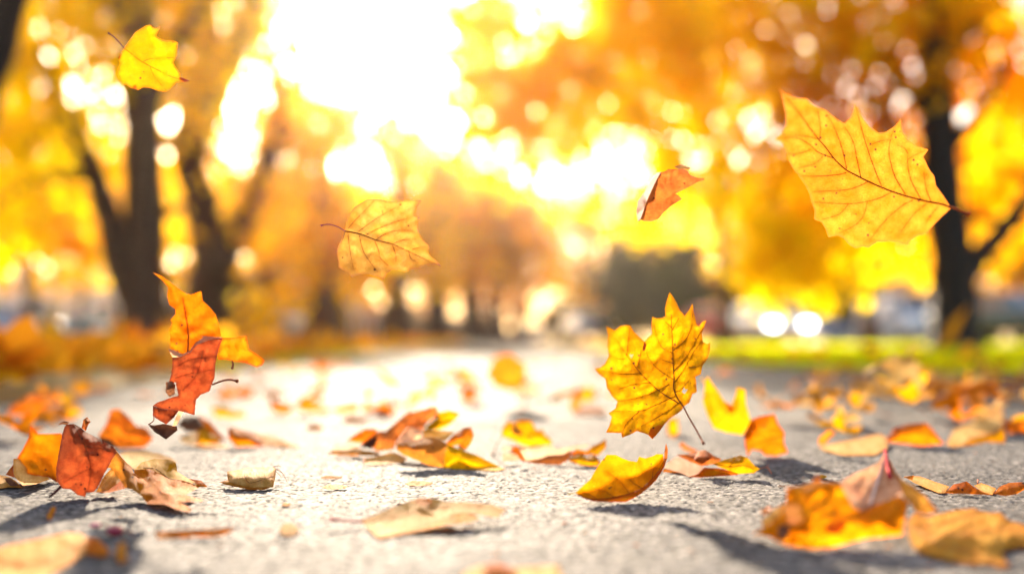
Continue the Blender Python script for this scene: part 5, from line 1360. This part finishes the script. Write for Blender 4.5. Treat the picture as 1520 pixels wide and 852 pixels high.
make_car('blue car half hidden behind the dark forked trunk at right', gnd(1402, 50), .2, 'paint_deepblue')
make_car('dark green car with bright windscreen at the right edge', gnd(1492, 27), .3, 'paint_green')
make_car('white car far down the path near its vanishing point', gnd(803, 80), .1, 'paint_white')
make_car('pale blue car between the V-shaped trunk and the brown avenue', gnd(382, 34), 1.2, 'paint_pale')
make_car('teal car in front of the pale building at left', gnd(118, 44), .5, 'paint_teal')
make_car('blue-grey car cut off by the left edge in front of the pale building', gnd(8, 40), 1.3, 'paint_blue')

# ------------------------------------------------------------------ walkers
def person(label, loc, rz, h_, shirt, trousers, hair, ph):
    root = empty('person', loc, label, 'person', None, rz)
    s = h_ / 1.75
    J = {'pel': (0, 0, .95), 'ch': (0, .01, 1.28), 'nk': (0, .02, 1.48), 'hd': (0, 0, 1.60), 'top': (0, .01, 1.72),
         'sl': (.19, 0, 1.41), 'el': (.25, .05 * ph, 1.14), 'wl': (.25, -.12 * ph, .92), 'hl': (.25, -.17 * ph, .83),
         'sr': (-.19, 0, 1.41), 'er': (-.25, -.02 * ph, 1.14), 'wr': (-.25, -.1 + .14 * ph, .92), 'hr': (-.25, -.14 + .14 * ph, .83),
         'jl': (.1, 0, .88), 'kl': (.11, -.16 * ph, .50), 'al': (.11, -.22 * ph, .09), 'tl': (.12, -.36 * ph, .04),
         'jr': (-.1, 0, .88), 'kr': (-.11, .06 * ph, .50), 'ar': (-.11, .28 * ph, .12), 'tr': (-.12, .16 * ph, .04)}
    RD = {'pel': .14, 'ch': .145, 'nk': .055, 'hd': .095, 'top': .07, 'sl': .07, 'el': .045, 'wl': .032, 'hl': .035, 'sr': .07, 'er': .045, 'wr': .032, 'hr': .035, 'jl': .095, 'kl': .062, 'al': .042, 'tl': .032, 'jr': .095, 'kr': .062, 'ar': .042, 'tr': .032}
    E = [('pel', 'ch'), ('ch', 'nk'), ('nk', 'hd'), ('hd', 'top'), ('ch', 'sl'), ('sl', 'el'), ('el', 'wl'), ('wl', 'hl'), ('ch', 'sr'), ('sr', 'er'), ('er', 'wr'), ('wr', 'hr'), ('pel', 'jl'), ('jl', 'kl'), ('kl', 'al'), ('al', 'tl'), ('pel', 'jr'), ('jr', 'kr'), ('kr', 'ar'), ('ar', 'tr')]
    def skin(name, keys, grow, mat):
        ks = [k for k in J if k in keys]
        me = bpy.data.meshes.new(name)
        me.from_pydata([tuple(c * s for c in J[k]) for k in ks], [(ks.index(a), ks.index(b)) for a, b in E if a in ks and b in ks], [])
        me.materials.append(M[mat])
        o = bpy.data.objects.new(name, me); COL.objects.link(o); o.parent = root
        md = o.modifiers.new('skin', 'SKIN'); md.use_smooth_shade = True
        for i, k in enumerate(ks):
            r_ = (RD[k] + grow) * s
            me.skin_vertices[0].data[i].radius = (r_, r_ * .8)
            me.skin_vertices[0].data[i].use_root = (i == 0)
        o.modifiers.new('sub', 'SUBSURF').render_levels = 2
        return o
    skin('body', list(J), 0, 'skin')
    skin('shirt', ['pel', 'ch', 'sl', 'el', 'sr', 'er'], .018, shirt)
    skin('trousers', ['pel', 'jl', 'kl', 'al', 'jr', 'kr', 'ar'], .016, trousers)
    bm = bmesh.new(); bmesh.ops.create_icosphere(bm, subdivisions=3, radius=.115 * s)
    for v in bm.verts:
        v.co.y *= 1.05
        if v.co.y < -.05 * s and v.co.z < .03 * s: v.co.y = -.05 * s
        v.co += Vector((0, .025, 1.655)) * s
    me = bpy.data.meshes.new('hair'); bm.to_mesh(me); bm.free(); me.materials.append(M[hair])
    o = bpy.data.objects.new('hair', me); COL.objects.link(o); o.parent = root
person('person with dark hair in white clothes walking under the left avenue', gnd(529, 30), .15, 1.62, 'cloth_white', 'cloth_pale', 'hair_dark', 1)
person('smaller fair-haired person in a pale pink top walking beside the dark-haired one', gnd(553, 30.5), -.2, 1.4, 'cloth_pink', 'cloth_pale', 'hair_fair', -1)

# ------------------------------------------------------------------ air
hz = MB().box(-150, 150, -11, 190, -1.0, 24)
m, nt, out = new_mat('haze')
pv = N(nt, 'ShaderNodeVolumePrincipled')
pv.inputs['Color'].default_value = (1.0, 0.9, 0.78, 1)
pv.inputs['Density'].default_value = HAZE
pv.inputs['Anisotropy'].default_value = 0.82
nt.links.new(pv.outputs[0], out.inputs['Volume'])
tag(hz.build('haze', m), 'thin sunlit autumn haze filling the park', 'haze', kind='stuff')
